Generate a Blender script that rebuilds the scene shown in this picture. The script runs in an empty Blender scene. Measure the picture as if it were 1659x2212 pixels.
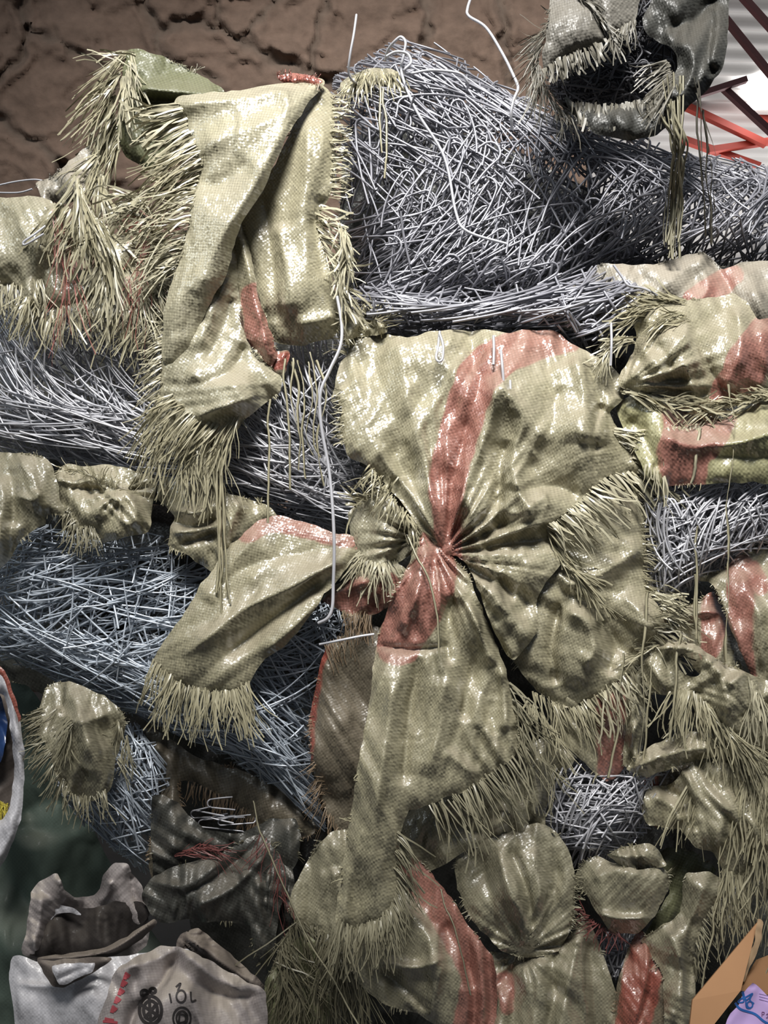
import bpy, math, random
import numpy as np

# ------------------------------------------------------------------ camera, world, lights, exposure
S = 0.0006                      # metres per photo pixel on the plane y = 0
FPX = 1628.0                    # focal length in photo pixels
D = FPX * S                     # camera distance from the plane y = 0
ZC = 0.95                       # camera height
scene = bpy.context.scene
col = scene.collection
cam_d = bpy.data.cameras.new('camera')
cam = bpy.data.objects.new('camera', cam_d)
col.objects.link(cam)
cam.location = (0, -D, ZC)
cam.rotation_euler = (math.pi / 2, 0, 0)
cam_d.sensor_fit = 'HORIZONTAL'
cam_d.sensor_width = 36.0
cam_d.lens = 36.0 * FPX / 1659.0
cam_d.clip_start = 0.02
scene.camera = cam

world = bpy.data.worlds.new('world')
scene.world = world
world.use_nodes = True
world.node_tree.nodes['Background'].inputs[0].default_value = (0.80, 0.88, 1.0, 1)
world.node_tree.nodes['Background'].inputs[1].default_value = 0.14

def area_light(name, loc, target, sx, sy, power, color, spread=180):
    ld = bpy.data.lights.new(name, 'AREA')
    ld.shape = 'RECTANGLE'; ld.size = sx; ld.size_y = sy
    ld.energy = power; ld.color = color; ld.spread = math.radians(spread)
    o = bpy.data.objects.new(name, ld)
    col.objects.link(o)
    o.location = loc
    dx, dy, dz = (target[i] - loc[i] for i in range(3))
    from mathutils import Vector
    o.rotation_euler = Vector((dx, dy, dz)).to_track_quat('-Z', 'Y').to_euler()
    return o

# daylight falling through the roof lights over the aisle; the other two are added fills
area_light('skylight_over_aisle', (-0.05, -1.5, 2.8), (0.12, 0.05, 1.30), 0.75, 0.45, 16.5, (1.0, 0.98, 0.94), 64)
area_light('cool_fill_left', (-1.9, -1.2, 2.3), (-0.1, 0.1, 1.0), 0.7, 0.5, 3, (0.86, 0.95, 1.0), 120)  # added cool fill from the left, gives the lower left its bluish tint
area_light('far_roof_fill', (3.6, 6.0, 1.2), (2.6, 5.0, 4.0), 3.0, 3.0, 130, (1.0, 0.98, 0.97))  # added lamp aimed upward to brighten the far roof

scene.view_settings.view_transform = 'Standard'
scene.view_settings.look = 'None'
scene.view_settings.gamma = 1.0
scene.view_settings.use_curve_mapping = False
scene.view_settings.exposure = 0.0
cy = scene.cycles
cy.max_bounces = 4; cy.diffuse_bounces = 2; cy.glossy_bounces = 2; cy.transmission_bounces = 2
cy.transparent_max_bounces = 4
cy.caustics_reflective = False; cy.caustics_refractive = False
cy.sample_clamp_indirect = 4.0

# ------------------------------------------------------------------ helpers
rng = np.random.default_rng(11)

def W(px, py, h):
    """photo pixel + height h (mm towards the camera from the plane y = 0) -> world point(s)"""
    px = np.asarray(px, float); py = np.asarray(py, float); h = np.asarray(h, float)
    y = -h / 1000.0
    k = S * (D + y) / D
    return np.stack([(px - 829.5) * k, y + 0 * px, ZC - (py - 1106.0) * k], -1)

def mesh_obj(name, verts, faces, mat, parent=None, smooth=True, uv=None, attrs=None):
    """link ONE mesh object; faces is an (n,4) or (n,3) int array or list"""
    me = bpy.data.meshes.new(name)
    verts = np.asarray(verts, np.float32)
    if isinstance(faces, np.ndarray):
        nf, k = faces.shape
        me.vertices.add(len(verts)); me.vertices.foreach_set('co', verts.ravel())
        me.loops.add(nf * k); me.loops.foreach_set('vertex_index', faces.astype(np.int32).ravel())
        me.polygons.add(nf)
        me.polygons.foreach_set('loop_start', np.arange(0, nf * k, k, dtype=np.int32))
        me.update(calc_edges=True)
    else:
        me.from_pydata(verts.tolist(), [], faces)
        me.update()
    me.validate()
    if uv is not None:
        l = me.uv_layers.new(name='UVMap')
        vi = np.empty(len(me.loops), np.int32); me.loops.foreach_get('vertex_index', vi)
        l.data.foreach_set('uv', np.asarray(uv, np.float32)[vi].ravel())
    for k_, a in (attrs or {}).items():
        at = me.attributes.new(k_, 'FLOAT', 'POINT')
        at.data.foreach_set('value', np.asarray(a, np.float32))
    me.polygons.foreach_set('use_smooth', [smooth] * len(me.polygons))
    if mat is not None:
        me.materials.append(mat)
    o = bpy.data.objects.new(name, me)
    col.objects.link(o)
    if parent is not None:
        o.parent = parent
        o.matrix_parent_inverse = parent.matrix_world.inverted()
    return o

def thing(name, label, cat, at=(0, 0, 0), group=None):
    o = bpy.data.objects.new(name, None)
    col.objects.link(o)
    o.location = at
    o.empty_display_size = 0.02
    from mathutils import Matrix
    o.matrix_world = Matrix.Translation(at)
    tag(o, label, cat, group)
    return o

def tag(o, label, cat, group=None, kind=None):
    if label: o['label'] = label
    if cat: o['category'] = cat
    if group: o['group'] = group
    if kind: o['kind'] = kind
    return o

def hash2(ix, iy, seed):
    n = (ix.astype(np.int64) * 374761393 + iy.astype(np.int64) * 668265263 + seed * 974634721) & 0x7fffffff
    n = ((n ^ (n >> 13)) * 1274126177) & 0x7fffffff
    return ((n ^ (n >> 16)) & 0xffff) / 65535.0

def perlin(x, y, seed=0):
    ix = np.floor(x); iy = np.floor(y)
    fx = x - ix; fy = y - iy
    u = fx * fx * fx * (fx * (fx * 6 - 15) + 10); v = fy * fy * fy * (fy * (fy * 6 - 15) + 10)
    def g(ox, oy):
        a = hash2(ix + ox, iy + oy, seed) * 2 * math.pi
        return np.cos(a) * (fx - ox) + np.sin(a) * (fy - oy)
    a = g(0, 0) * (1 - u) + g(1, 0) * u
    b = g(0, 1) * (1 - u) + g(1, 1) * u
    return (a * (1 - v) + b * v) * 1.5

def catmull(pts, sub=6, closed=False):
    P = np.asarray(pts, float)
    n = len(P)
    out = []
    rngi = range(n) if closed else range(n - 1)
    for i in rngi:
        if closed:
            p0, p1, p2, p3 = P[(i - 1) % n], P[i], P[(i + 1) % n], P[(i + 2) % n]
        else:
            p0, p1, p2, p3 = P[max(i - 1, 0)], P[i], P[i + 1], P[min(i + 2, n - 1)]
        t = np.linspace(0, 1, sub, endpoint=False)[:, None]
        out.append(0.5 * ((2 * p1) + (p2 - p0) * t + (2 * p0 - 5 * p1 + 4 * p2 - p3) * t ** 2 + (3 * p1 - p0 - 3 * p2 + p3) * t ** 3))
    if not closed:
        out.append(P[-1:])
    return np.concatenate(out)

def seg_dist(x, y, poly, closed=False):
    """distance to a polyline, the nearest point and the parameter (0..1 along)"""
    A = poly; B = np.roll(poly, -1, 0) if closed else poly[1:]
    if not closed: A = poly[:-1]
    best = np.full(x.shape, 1e9); bx = np.zeros_like(best); by = np.zeros_like(best); bt = np.zeros_like(best)
    m = len(A)
    for i in range(m):
        ax, ay = A[i][:2]; dx, dy = B[i][0] - ax, B[i][1] - ay
        L = dx * dx + dy * dy + 1e-9
        t = np.clip(((x - ax) * dx + (y - ay) * dy) / L, 0, 1)
        qx = ax + t * dx; qy = ay + t * dy
        d = np.hypot(x - qx, y - qy)
        k = d < best
        best = np.where(k, d, best); bx = np.where(k, qx, bx); by = np.where(k, qy, by); bt = np.where(k, (i + t) / m, bt)
    return best, bx, by, bt

def inside(x, y, poly):
    r = np.zeros(np.shape(x), bool)
    n = len(poly)
    j = n - 1
    for i in range(n):
        xi, yi = poly[i][:2]; xj, yj = poly[j][:2]
        if yi != yj:
            c = ((yi > y) != (yj > y)) & (x < (xj - xi) * (y - yi) / (yj - yi) + xi)
            r ^= c
        j = i
    return r

def smooth01(t):
    t = np.clip(t, 0, 1)
    return t * t * (3 - 2 * t)

# ------------------------------------------------------------------ materials
def new_mat(name):
    m = bpy.data.materials.new(name)
    m.use_nodes = True
    nt = m.node_tree
    b = nt.nodes['Principled BSDF']
    return m, nt, b

def N(nt, t, **kw):
    n = nt.nodes.new(t)
    for k, v in kw.items():
        setattr(n, k, v)
    return n

def math_node(nt, op, a, b=None, c=None):
    n = nt.nodes.new('ShaderNodeMath'); n.operation = op
    for i, v in enumerate((a, b, c)):
        if v is None: continue
        if isinstance(v, (int, float)): n.inputs[i].default_value = v
        else: nt.links.new(v, n.inputs[i])
    return n.outputs[0]

def mix_col(nt, fac, a, b):
    n = nt.nodes.new('ShaderNodeMix'); n.data_type = 'RGBA'
    for i, v in ((0, fac), (6, a), (7, b)):
        if isinstance(v, (int, float)): n.inputs[i].default_value = v
        elif isinstance(v, tuple): n.inputs[i].default_value = (*v, 1) if len(v) == 3 else v
        else: nt.links.new(v, n.inputs[i])
    return n.outputs[2]

def sack_material(name, base, stripe=(0.34, 0.16, 0.125), dust=0.5, rough=0.27, weave=1.0, gloss=1.0):
    """woven flat-tape cloth: checkered tapes that catch the light one by one, printed stripe, settled dust"""
    m, nt, b = new_mat(name)
    L = nt.links.new
    uv = N(nt, 'ShaderNodeUVMap'); sep = N(nt, 'ShaderNodeSeparateXYZ'); L(uv.outputs[0], sep.inputs[0])
    u, v = sep.outputs[0], sep.outputs[1]
    fu = math_node(nt, 'SUBTRACT', math_node(nt, 'FRACT', u), 0.5)
    fv = math_node(nt, 'SUBTRACT', math_node(nt, 'FRACT', v), 0.5)
    su = math_node(nt, 'SINE', math_node(nt, 'MULTIPLY', u, math.pi))
    sv = math_node(nt, 'SINE', math_node(nt, 'MULTIPLY', v, math.pi))
    pil = math_node(nt, 'MULTIPLY', su, sv)
    flo = N(nt, 'ShaderNodeVectorMath', operation='FLOOR'); L(uv.outputs[0], flo.inputs[0])
    wn = N(nt, 'ShaderNodeTexWhiteNoise', noise_dimensions='2D'); L(flo.outputs[0], wn.inputs['Vector'])
    sc = N(nt, 'ShaderNodeSeparateColor'); L(wn.outputs['Color'], sc.inputs[0])
    r1 = math_node(nt, 'SUBTRACT', sc.outputs[0], 0.5); r2 = math_node(nt, 'SUBTRACT', sc.outputs[1], 0.5)
    tilt = math_node(nt, 'ADD', math_node(nt, 'MULTIPLY', r1, fu), math_node(nt, 'MULTIPLY', r2, fv))
    hgt = math_node(nt, 'ADD', math_node(nt, 'MULTIPLY', pil, 0.16), math_node(nt, 'MULTIPLY', tilt, 1.5))
    bump = N(nt, 'ShaderNodeBump'); bump.inputs['Strength'].default_value = 0.38 * weave
    bump.inputs['Distance'].default_value = 0.0016
    L(hgt, bump.inputs['Height'])
    tcc = N(nt, 'ShaderNodeTexCoord'); rg = N(nt, 'ShaderNodeTexNoise', noise_type='RIDGED_MULTIFRACTAL')
    rg.inputs['Scale'].default_value = 24; rg.inputs['Detail'].default_value = 2.5; rg.inputs['Roughness'].default_value = 0.45
    rg.inputs['Distortion'].default_value = 0.4
    mpn = N(nt, 'ShaderNodeMapping'); mpn.inputs['Scale'].default_value = (1.25, 1.0, 0.7); L(tcc.outputs['Object'], mpn.inputs[0]); L(mpn.outputs[0], rg.inputs['Vector'])
    crease = N(nt, 'ShaderNodeBump'); crease.inputs['Strength'].default_value = 0.8; crease.inputs['Distance'].default_value = 0.012
    L(rg.outputs[0], crease.inputs['Height']); L(crease.outputs[0], bump.inputs['Normal'])
    # colour
    geo = N(nt, 'ShaderNodeNewGeometry')
    tc = N(nt, 'ShaderNodeTexCoord')
    no = N(nt, 'ShaderNodeTexNoise'); no.inputs['Scale'].default_value = 14; no.inputs['Detail'].default_value = 5
    L(tc.outputs['Object'], no.inputs['Vector'])
    lite = tuple(min(1, c * 1.22) for c in base); dark = tuple(c * 0.84 for c in base)
    c0 = mix_col(nt, no.outputs[0], dark, lite)
    at = N(nt, 'ShaderNodeAttribute', attribute_name='stripe')
    c1 = mix_col(nt, at.outputs['Fac'], c0, stripe)
    chk = math_node(nt, 'MULTIPLY_ADD', pil, 0.17 * weave, 0.93)
    vm = N(nt, 'ShaderNodeVectorMath', operation='SCALE'); L(c1, vm.inputs[0]); L(chk, vm.inputs['Scale'])
    # dust that settles on what faces up
    sn = N(nt, 'ShaderNodeSeparateXYZ'); L(geo.outputs['Normal'], sn.inputs[0])
    no2 = N(nt, 'ShaderNodeTexNoise'); no2.inputs['Scale'].default_value = 9; no2.inputs['Detail'].default_value = 6
    L(tc.outputs['Object'], no2.inputs['Vector'])
    up = N(nt, 'ShaderNodeMapRange'); up.inputs[1].default_value = 0.25; up.inputs[2].default_value = 0.95
    L(math_node(nt, 'ADD', sn.outputs[2], math_node(nt, 'MULTIPLY_ADD', no2.outputs[0], 0.9, -0.40)), up.inputs[0])
    df = math_node(nt, 'MULTIPLY', up.outputs[0], dust)
    c2 = mix_col(nt, df, vm.outputs[0], (0.33, 0.28, 0.215))
    L(c2, b.inputs['Base Color'])
    L(math_node(nt, 'MULTIPLY_ADD', df, 0.5, rough), b.inputs['Roughness'])
    b.inputs['Specular IOR Level'].default_value = gloss
    b.inputs['Coat Weight'].default_value = 0.35 * gloss * (1 - dust * 0.3); b.inputs['Coat Roughness'].default_value = 0.2; L(bump.outputs[0], b.inputs['Coat Normal'])
    L(bump.outputs[0], b.inputs['Normal'])
    return m

MAT = {
    'olive':  sack_material('woven_sack_olive', (0.335, 0.308, 0.208)),
    'pale':   sack_material('woven_sack_pale', (0.375, 0.348, 0.245)),
    'green':  sack_material('woven_sack_green', (0.35, 0.335, 0.19)),
    'dull':   sack_material('woven_sack_dull', (0.27, 0.25, 0.172), dust=0.4),
    'inner':  sack_material('woven_sack_inside', (0.135, 0.14, 0.075), dust=0.2, rough=0.5, gloss=0.5),
    'grey':   sack_material('woven_sack_grey', (0.135, 0.126, 0.108), dust=0.2, rough=0.5, gloss=0.4),
    'dusty':  sack_material('woven_sack_dusty', (0.27, 0.245, 0.195), dust=0.7, rough=0.45),
    'near_black':   sack_material('woven_sack_near_black', (0.04, 0.04, 0.036), dust=0.1, rough=0.5, gloss=0.3),  # very dark even base colour of the hanging outer wrap
    'dark':   sack_material('sack_inside_shade', (0.035, 0.03, 0.028), dust=0.1, rough=0.7, weave=0.3, gloss=0.2),  # dark colour standing in for shade inside the open sacks
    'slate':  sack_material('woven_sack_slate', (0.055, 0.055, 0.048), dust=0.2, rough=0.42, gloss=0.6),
    'rust':   sack_material('woven_sack_rust', (0.19, 0.158, 0.11), stripe=(0.30, 0.095, 0.07), dust=0.3),
    'white':  sack_material('woven_sack_white', (0.58, 0.57, 0.60), dust=0.25, rough=0.4, weave=0.5),
    'dirty':  sack_material('woven_sack_dirty', (0.36, 0.32, 0.31), dust=0.6, rough=0.5, weave=0.5),
    'lining': sack_material('woven_sack_lining', (0.15, 0.125, 0.11), dust=0.3, rough=0.6, weave=0.3, gloss=0.3),
    'tarp':   sack_material('green_tarp', (0.11, 0.145, 0.12), dust=0.2, rough=0.6, weave=0.3, gloss=0.2),
    'umber':  sack_material('woven_sack_umber', (0.15, 0.128, 0.092), stripe=(0.26, 0.07, 0.05), dust=0.3, rough=0.4, gloss=0.7),
    'blue':   sack_material('blue_plastic', (0.03, 0.07, 0.20), dust=0.1, rough=0.3, weave=0.2),
}

def strand_material(name, base, rough=0.35):
    m, nt, b = new_mat(name)
    L = nt.links.new
    tc = N(nt, 'ShaderNodeTexCoord')
    no = N(nt, 'ShaderNodeTexNoise'); no.inputs['Scale'].default_value = 60; no.inputs['Detail'].default_value = 3
    L(tc.outputs['Object'], no.inputs['Vector'])
    c = mix_col(nt, no.outputs[0], tuple(x * 0.7 for x in base), tuple(min(1, x * 1.3) for x in base))
    L(c, b.inputs['Base Color'])
    b.inputs['Roughness'].default_value = rough
    b.inputs['Specular IOR Level'].default_value = 0.7
    return m

TAPE = {
    'olive': strand_material('frayed_tape_olive', (0.36, 0.33, 0.22)),
    'pale': strand_material('frayed_tape_pale', (0.42, 0.39, 0.275)),
    'grey': strand_material('frayed_tape_grey', (0.13, 0.12, 0.095), 0.5),
    'dull': strand_material('frayed_tape_dull', (0.25, 0.23, 0.155), 0.45),
    'shade': strand_material('frayed_tape_shade', (0.13, 0.118, 0.075), 0.5),
    'wine': strand_material('frayed_tape_wine', (0.16, 0.05, 0.045), 0.5),
    'brown': strand_material('frayed_tape_brown', (0.20, 0.14, 0.085), 0.55),
    'red': strand_material('frayed_tape_red', (0.3, 0.1, 0.08), 0.45),
    'white': strand_material('frayed_tape_white', (0.62, 0.61, 0.63)),
    'yellow': strand_material('frayed_tape_yellow', (0.50, 0.42, 0.05)),
}

def wire_material(name, base, rough, metal):
    m, nt, b = new_mat(name)
    L = nt.links.new
    tc = N(nt, 'ShaderNodeTexCoord')
    no = N(nt, 'ShaderNodeTexNoise'); no.inputs['Scale'].default_value = 25; no.inputs['Detail'].default_value = 4
    L(tc.outputs['Object'], no.inputs['Vector'])
    L(mix_col(nt, no.outputs[0], tuple(c * 0.7 for c in base), tuple(min(1, c * 1.25) for c in base)), b.inputs['Base Color'])
    b.inputs['Roughness'].default_value = rough
    b.inputs['Metallic'].default_value = metal
    return m
WIRE = wire_material('galvanised_wire', (0.60, 0.60, 0.64), 0.36, 0.35)
WIRE_GREY = wire_material('dull_galvanised_wire', (0.35, 0.35, 0.39), 0.42, 0.45)
WIRE_BLUE = wire_material('bluish_galvanised_wire', (0.60, 0.66, 0.74), 0.36, 0.35)
WIRE_DARK = wire_material('shade_dark_wire', (0.10, 0.10, 0.11), 0.5, 0.4)  # wire colour darkened to stand in for shade inside the hanging sack

def plain(name, base, rough=0.7, noise=20, var=0.25, bump=0.0):
    m, nt, b = new_mat(name)
    L = nt.links.new
    tc = N(nt, 'ShaderNodeTexCoord')
    no = N(nt, 'ShaderNodeTexNoise'); no.inputs['Scale'].default_value = noise; no.inputs['Detail'].default_value = 8
    L(tc.outputs['Object'], no.inputs['Vector'])
    L(mix_col(nt, no.outputs[0], tuple(c * (1 - var) for c in base), tuple(min(1, c * (1 + var)) for c in base)), b.inputs['Base Color'])
    b.inputs['Roughness'].default_value = rough
    if bump:
        bu = N(nt, 'ShaderNodeBump'); bu.inputs['Strength'].default_value = bump; bu.inputs['Distance'].default_value = 0.01
        L(no.outputs[0], bu.inputs['Height']); L(bu.outputs[0], b.inputs['Normal'])
    return m

# ------------------------------------------------------------------ sheets of cloth, fringes, strands, wires
FRAY_LATER = []
class Sheet:
    """a draped sheet: outline in photo pixels, relief in mm"""
    def __init__(self, name, outline, mat, parent, depth, ridges=(), fans=(), crumple=(8, 90), fine=2.0, angle=82, aniso=1.7,
                 roll=9, roll_px=15, stripes=(), weave_deg=None, cell=4.3, res=4.0, seed=None, smooth_outline=True, hole=None, fray=None):
        self.seed = seed if seed is not None else int(rng.integers(1, 99999))
        self.depth = depth; self.ridges = [(catmull(r[0], 5), *r[1:]) for r in ridges]
        self.fans = fans; self.crumple = crumple; self.fine = fine; self.angle = math.radians(angle); self.aniso = aniso
        self.roll = roll; self.roll_px = roll_px
        poly = catmull(outline, 5, closed=True) if smooth_outline else np.asarray(outline, float)
        if smooth_outline:      # torn cloth keeps its corners: half way between the smooth and the straight outline
            o_ = np.asarray(outline, float); t_ = np.linspace(0, 1, 5, endpoint=False)[None, :, None]
            lin = (o_[:, None] * (1 - t_) + np.roll(o_, -1, 0)[:, None] * t_).reshape(-1, 2)
            poly = 0.5 * poly + 0.5 * lin
            poly[:, 0] += 4 * perlin(poly[:, 0] / 26, poly[:, 1] / 26, self.seed + 41)
            poly[:, 1] += 4 * perlin(poly[:, 0] / 26, poly[:, 1] / 26, self.seed + 42)
        self.poly = poly
        x0, y0 = poly.min(0) - res; x1, y1 = poly.max(0) + res
        gx = np.arange(x0, x1, res); gy = np.arange(y0, y1, res)
        X, Y = np.meshgrid(gx, gy)
        cx = X[:-1, :-1] + res / 2; cyy = Y[:-1, :-1] + res / 2
        ins = inside(cx, cyy, poly)
        if hole is not None:
            ins &= ~inside(cx, cyy, catmull(hole, 5, closed=True))
        nx = len(gx)
        jj, ii = np.nonzero(ins)
        q = np.stack([jj * nx + ii, jj * nx + ii + 1, (jj + 1) * nx + ii + 1, (jj + 1) * nx + ii], 1)
        q = q[:, ::-1]
        used, inv = np.unique(q, return_inverse=True)
        q = inv.reshape(q.shape)
        vx = X.ravel()[used].copy(); vy = Y.ravel()[used].copy()
        e = np.concatenate([q[:, [0, 1]], q[:, [1, 2]], q[:, [2, 3]], q[:, [3, 0]]])
        es = np.sort(e, 1)
        ue, cnt = np.unique(es, axis=0, return_counts=True)
        bnd = np.unique(ue[cnt == 1])
        if len(bnd):
            d, bx, by, _ = seg_dist(vx[bnd], vy[bnd], poly, True)
            if hole is not None:
                d2, bx2, by2, _ = seg_dist(vx[bnd], vy[bnd], catmull(hole, 5, closed=True), True)
                k = d2 < d
                bx = np.where(k, bx2, bx); by = np.where(k, by2, by); d = np.minimum(d, d2)
            k = d < res * 1.6
            vx[bnd[k]] = bx[k]; vy[bnd[k]] = by[k]
        h = self.height(vx, vy)
        st = np.zeros(len(vx))
        for s in stripes:
            sp = catmull(np.asarray(s, float), 6)
            d, _, _, t = seg_dist(vx, vy, sp[:, :2])
            w = np.interp(t, np.linspace(0, 1, len(sp)), sp[:, 2]) / 2
            dd = d + perlin(vx / 30, vy / 30, self.seed + 5) * 4
            # flat ends
            a0 = sp[0, :2] - sp[1, :2]; a1 = sp[-1, :2] - sp[-2, :2]
            st = np.maximum(st, np.clip((w - dd) / 3 + 0.5, 0, 1))
        wa = math.radians(weave_deg if weave_deg is not None else rng.uniform(-25, 25))
        hx = vx + h * 0.5; hy = vy + h * 0.35
        uu = (hx * math.cos(wa) + hy * math.sin(wa)) / cell; vv = (-hx * math.sin(wa) + hy * math.cos(wa)) / cell
        self.obj = mesh_obj(name, W(vx, vy, h), q, mat, parent, uv=np.stack([uu, vv], 1) + 1000, attrs={'stripe': st})
        FRAY_LATER.append((self, mat, fray))

    def height(self, x, y):
        x = np.asarray(x, float); y = np.asarray(y, float)
        P = np.asarray(self.depth, float)
        num = np.zeros_like(x); den = np.zeros_like(x)
        for px, py, h in P:
            w = 1 / ((x - px) ** 2 + (y - py) ** 2 + 45 ** 2) ** 1.5
            num += w * h; den += w
        h = num / den
        for r in self.ridges:
            pts, amp, wd = r[0], r[1], r[2]
            d, _, _, t = seg_dist(x, y, pts)
            taper = np.clip(np.minimum(t, 1 - t) * 5 + 0.25, 0, 1)
            sharp = r[3] if len(r) > 3 else 1.4
            h = h + 1.35 * amp * taper * np.exp(-(d / wd) ** sharp)
        for (fx, fy, k, amp, r0, r1) in self.fans:
            dx = x - fx; dy = y - fy
            r = np.hypot(dx, dy) + 1e-6
            th = np.arctan2(dy, dx)
            n = perlin(th * k + 0.22 * perlin(x / 120, y / 120, self.seed + 3), r / 900.0, self.seed + 2)
            n2 = perlin(th * k * 2.1 + 9, r / 500.0, self.seed + 4)
            f = (1 - 2.2 * np.abs(n)) * 0.8 + (1 - 2 * np.abs(n2)) * 0.35 * smooth01((r - 30) / 100)
            env = smooth01(r / r0) * (1 - smooth01((r - r0) / (r1 - r0)))
            h = h + amp * (f - 0.4) * env
        amp, sc = self.crumple
        amp *= 1.2
        q = np.random.default_rng(self.seed)
        xw = x + 15 * perlin(x / 150, y / 150, self.seed + 7) + 2.5 * perlin(x / 40, y / 40, self.seed + 11)
        yw = y + 15 * perlin(x / 150 + 40, y / 150, self.seed + 8) + 2.5 * perlin(x / 40, y / 40 + 9, self.seed + 12)
        for k in range(10):
            big = k < 4
            th = self.angle + math.pi / 2 + q.normal(0, 0.75 / self.aniso)
            lam = sc * (q.uniform(1.3, 2.6) if big else q.uniform(0.45, 0.95) if k < 7 else q.uniform(0.22, 0.4))
            ph = (xw * math.cos(th) + yw * math.sin(th)) / lam + q.uniform(0, 9)
            tri = np.arcsin(0.965 * np.sin(2 * math.pi * ph)) / (math.pi / 2)
            aa = x * math.sin(th) - y * math.cos(th); bb = x * math.cos(th) + y * math.sin(th)
            m = smooth01(perlin(aa / (sc * 4.5) + 13 * k, bb / (sc * 1.7), self.seed + 20 + k) * 1.5 + (0.45 if big else 0.12))
            h = h + amp * (0.62 if big else 0.34 if k < 7 else 0.11) * tri * m
        n3 = perlin(x / (sc * 0.3), y / (sc * 0.3), self.seed + 9)
        h = h + self.fine * 0.28 * (1 - 2.4 * np.abs(n3)) * smooth01(perlin(x / 90, y / 90, self.seed + 31) + 0.4)
        if self.roll:
            d, _, _, _ = seg_dist(x, y, self.poly[::2], True)
            h = h - self.roll * np.exp(-(d / self.roll_px) ** 1.3)
        return h

def ribbons(name, roots, dirs, lens, h0, mat, parent, width=4.5, curl=0.25, droop=0.25, lift=6, steps=7, seed=0, stuff=False, wob=0.06, hdrop=0.0):
    """many narrow flat tapes in ONE mesh (a frayed edge). dirs in degrees: 0 right, 90 down"""
    r = np.random.default_rng(seed + 77)
    n = len(roots)
    roots = np.asarray(roots, float); th = np.radians(np.asarray(dirs, float)); lens = np.asarray(lens, float)
    t = np.linspace(0, 1, steps)[None, :]
    c = r.normal(0, curl * 0.7, n)[:, None]
    dr = np.abs(r.normal(droop, droop * 0.5 + 1e-6, n))[:, None]
    s = t * lens[:, None]
    px = roots[:, :1] + np.cos(th)[:, None] * s + -np.sin(th)[:, None] * c * s * t
    py = roots[:, 1:] + np.sin(th)[:, None] * s + np.cos(th)[:, None] * c * s * t + dr * s * t
    ph = r.uniform(0, 6.28, n)[:, None]
    px = px + np.sin(t * 7 + ph) * wob * s * np.sin(th)[:, None]
    py = py + np.sin(t * 7 + ph) * wob * s * np.cos(th)[:, None]
    l = r.uniform(0.1, 1.0, n)[:, None] * lift
    h = np.asarray(h0, float)[:, None] + 1.0 + l * np.sin(t * r.uniform(1.2, 3.0, n)[:, None]) - hdrop * t
    P = W(px, py, h)
    T = np.gradient(P, axis=1)
    T /= np.linalg.norm(T, axis=2, keepdims=True) + 1e-9
    view = np.array([0, 1.0, 0])
    side = np.cross(T, view); side /= np.linalg.norm(side, axis=2, keepdims=True) + 1e-9
    tw = (r.normal(0, 0.5, n)[:, None] + r.normal(0, 0.9, n)[:, None] * t)[..., None]
    nrm = np.cross(side, T)
    side = side * np.cos(tw) + nrm * np.sin(tw)
    wd = (width * 0.76 * S * 0.5 * r.uniform(0.35, 1.1, n)[:, None] * (1 - 0.25 * t))[..., None]
    V = np.stack([P - side * wd, P + side * wd], 2).reshape(-1, 3)
    base = (np.arange(n)[:, None] * steps + np.arange(steps - 1)[None]).ravel() * 2
    F = np.stack([base, base + 1, base + 3, base + 2], 1)
    o = mesh_obj(name, V, F, mat, parent)
    if stuff: o['kind'] = 'stuff'
    return o

def fringe(parent, path, n, length, ang, sheet, mat='olive', name='fringe', spread=14, width=4.5, curl=0.25, droop=0.2, lift=8, inset=4, h=None, seed=None, jitter=3, hdrop=0.0):
    """a frayed edge along a path; ang is one direction or two (start, end) in degrees"""
    seed = seed if seed is not None else int(rng.integers(1, 99999))
    r = np.random.default_rng(seed)
    n = int(n * 1.3)
    p = catmull(path, 8) if len(path) > 2 else np.asarray(path, float)
    cum = np.concatenate([[0], np.cumsum(np.hypot(*np.diff(p, axis=0).T))])
    t = np.sort(r.uniform(0, 1, n)) * cum[-1]
    x = np.interp(t, cum, p[:, 0]); y = np.interp(t, cum, p[:, 1])
    a0, a1 = ang if isinstance(ang, tuple) else (ang, ang)
    a = a0 + (a1 - a0) * t / cum[-1] + r.normal(0, spread * 0.55, n) + 12 * perlin(t / 60, 0 * t, seed)
    x += r.normal(0, jitter, n) - np.cos(np.radians(a)) * inset; y += r.normal(0, jitter, n) - np.sin(np.radians(a)) * inset
    if sheet is not None: h0 = sheet.height(x, y) + r.uniform(-1, 2, n)
    else: h0 = np.full(n, float(h)) + r.uniform(-6, 6, n)
    ln = r.uniform(length[0], length[1], n)
    if sheet is not None: parent = sheet.obj         # a frayed edge belongs to its piece of cloth
    return ribbons(name, np.stack([x, y], 1), a, ln, h0, TAPE[mat], parent, width=width, curl=curl, droop=droop, lift=lift, seed=seed, hdrop=hdrop)

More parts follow.
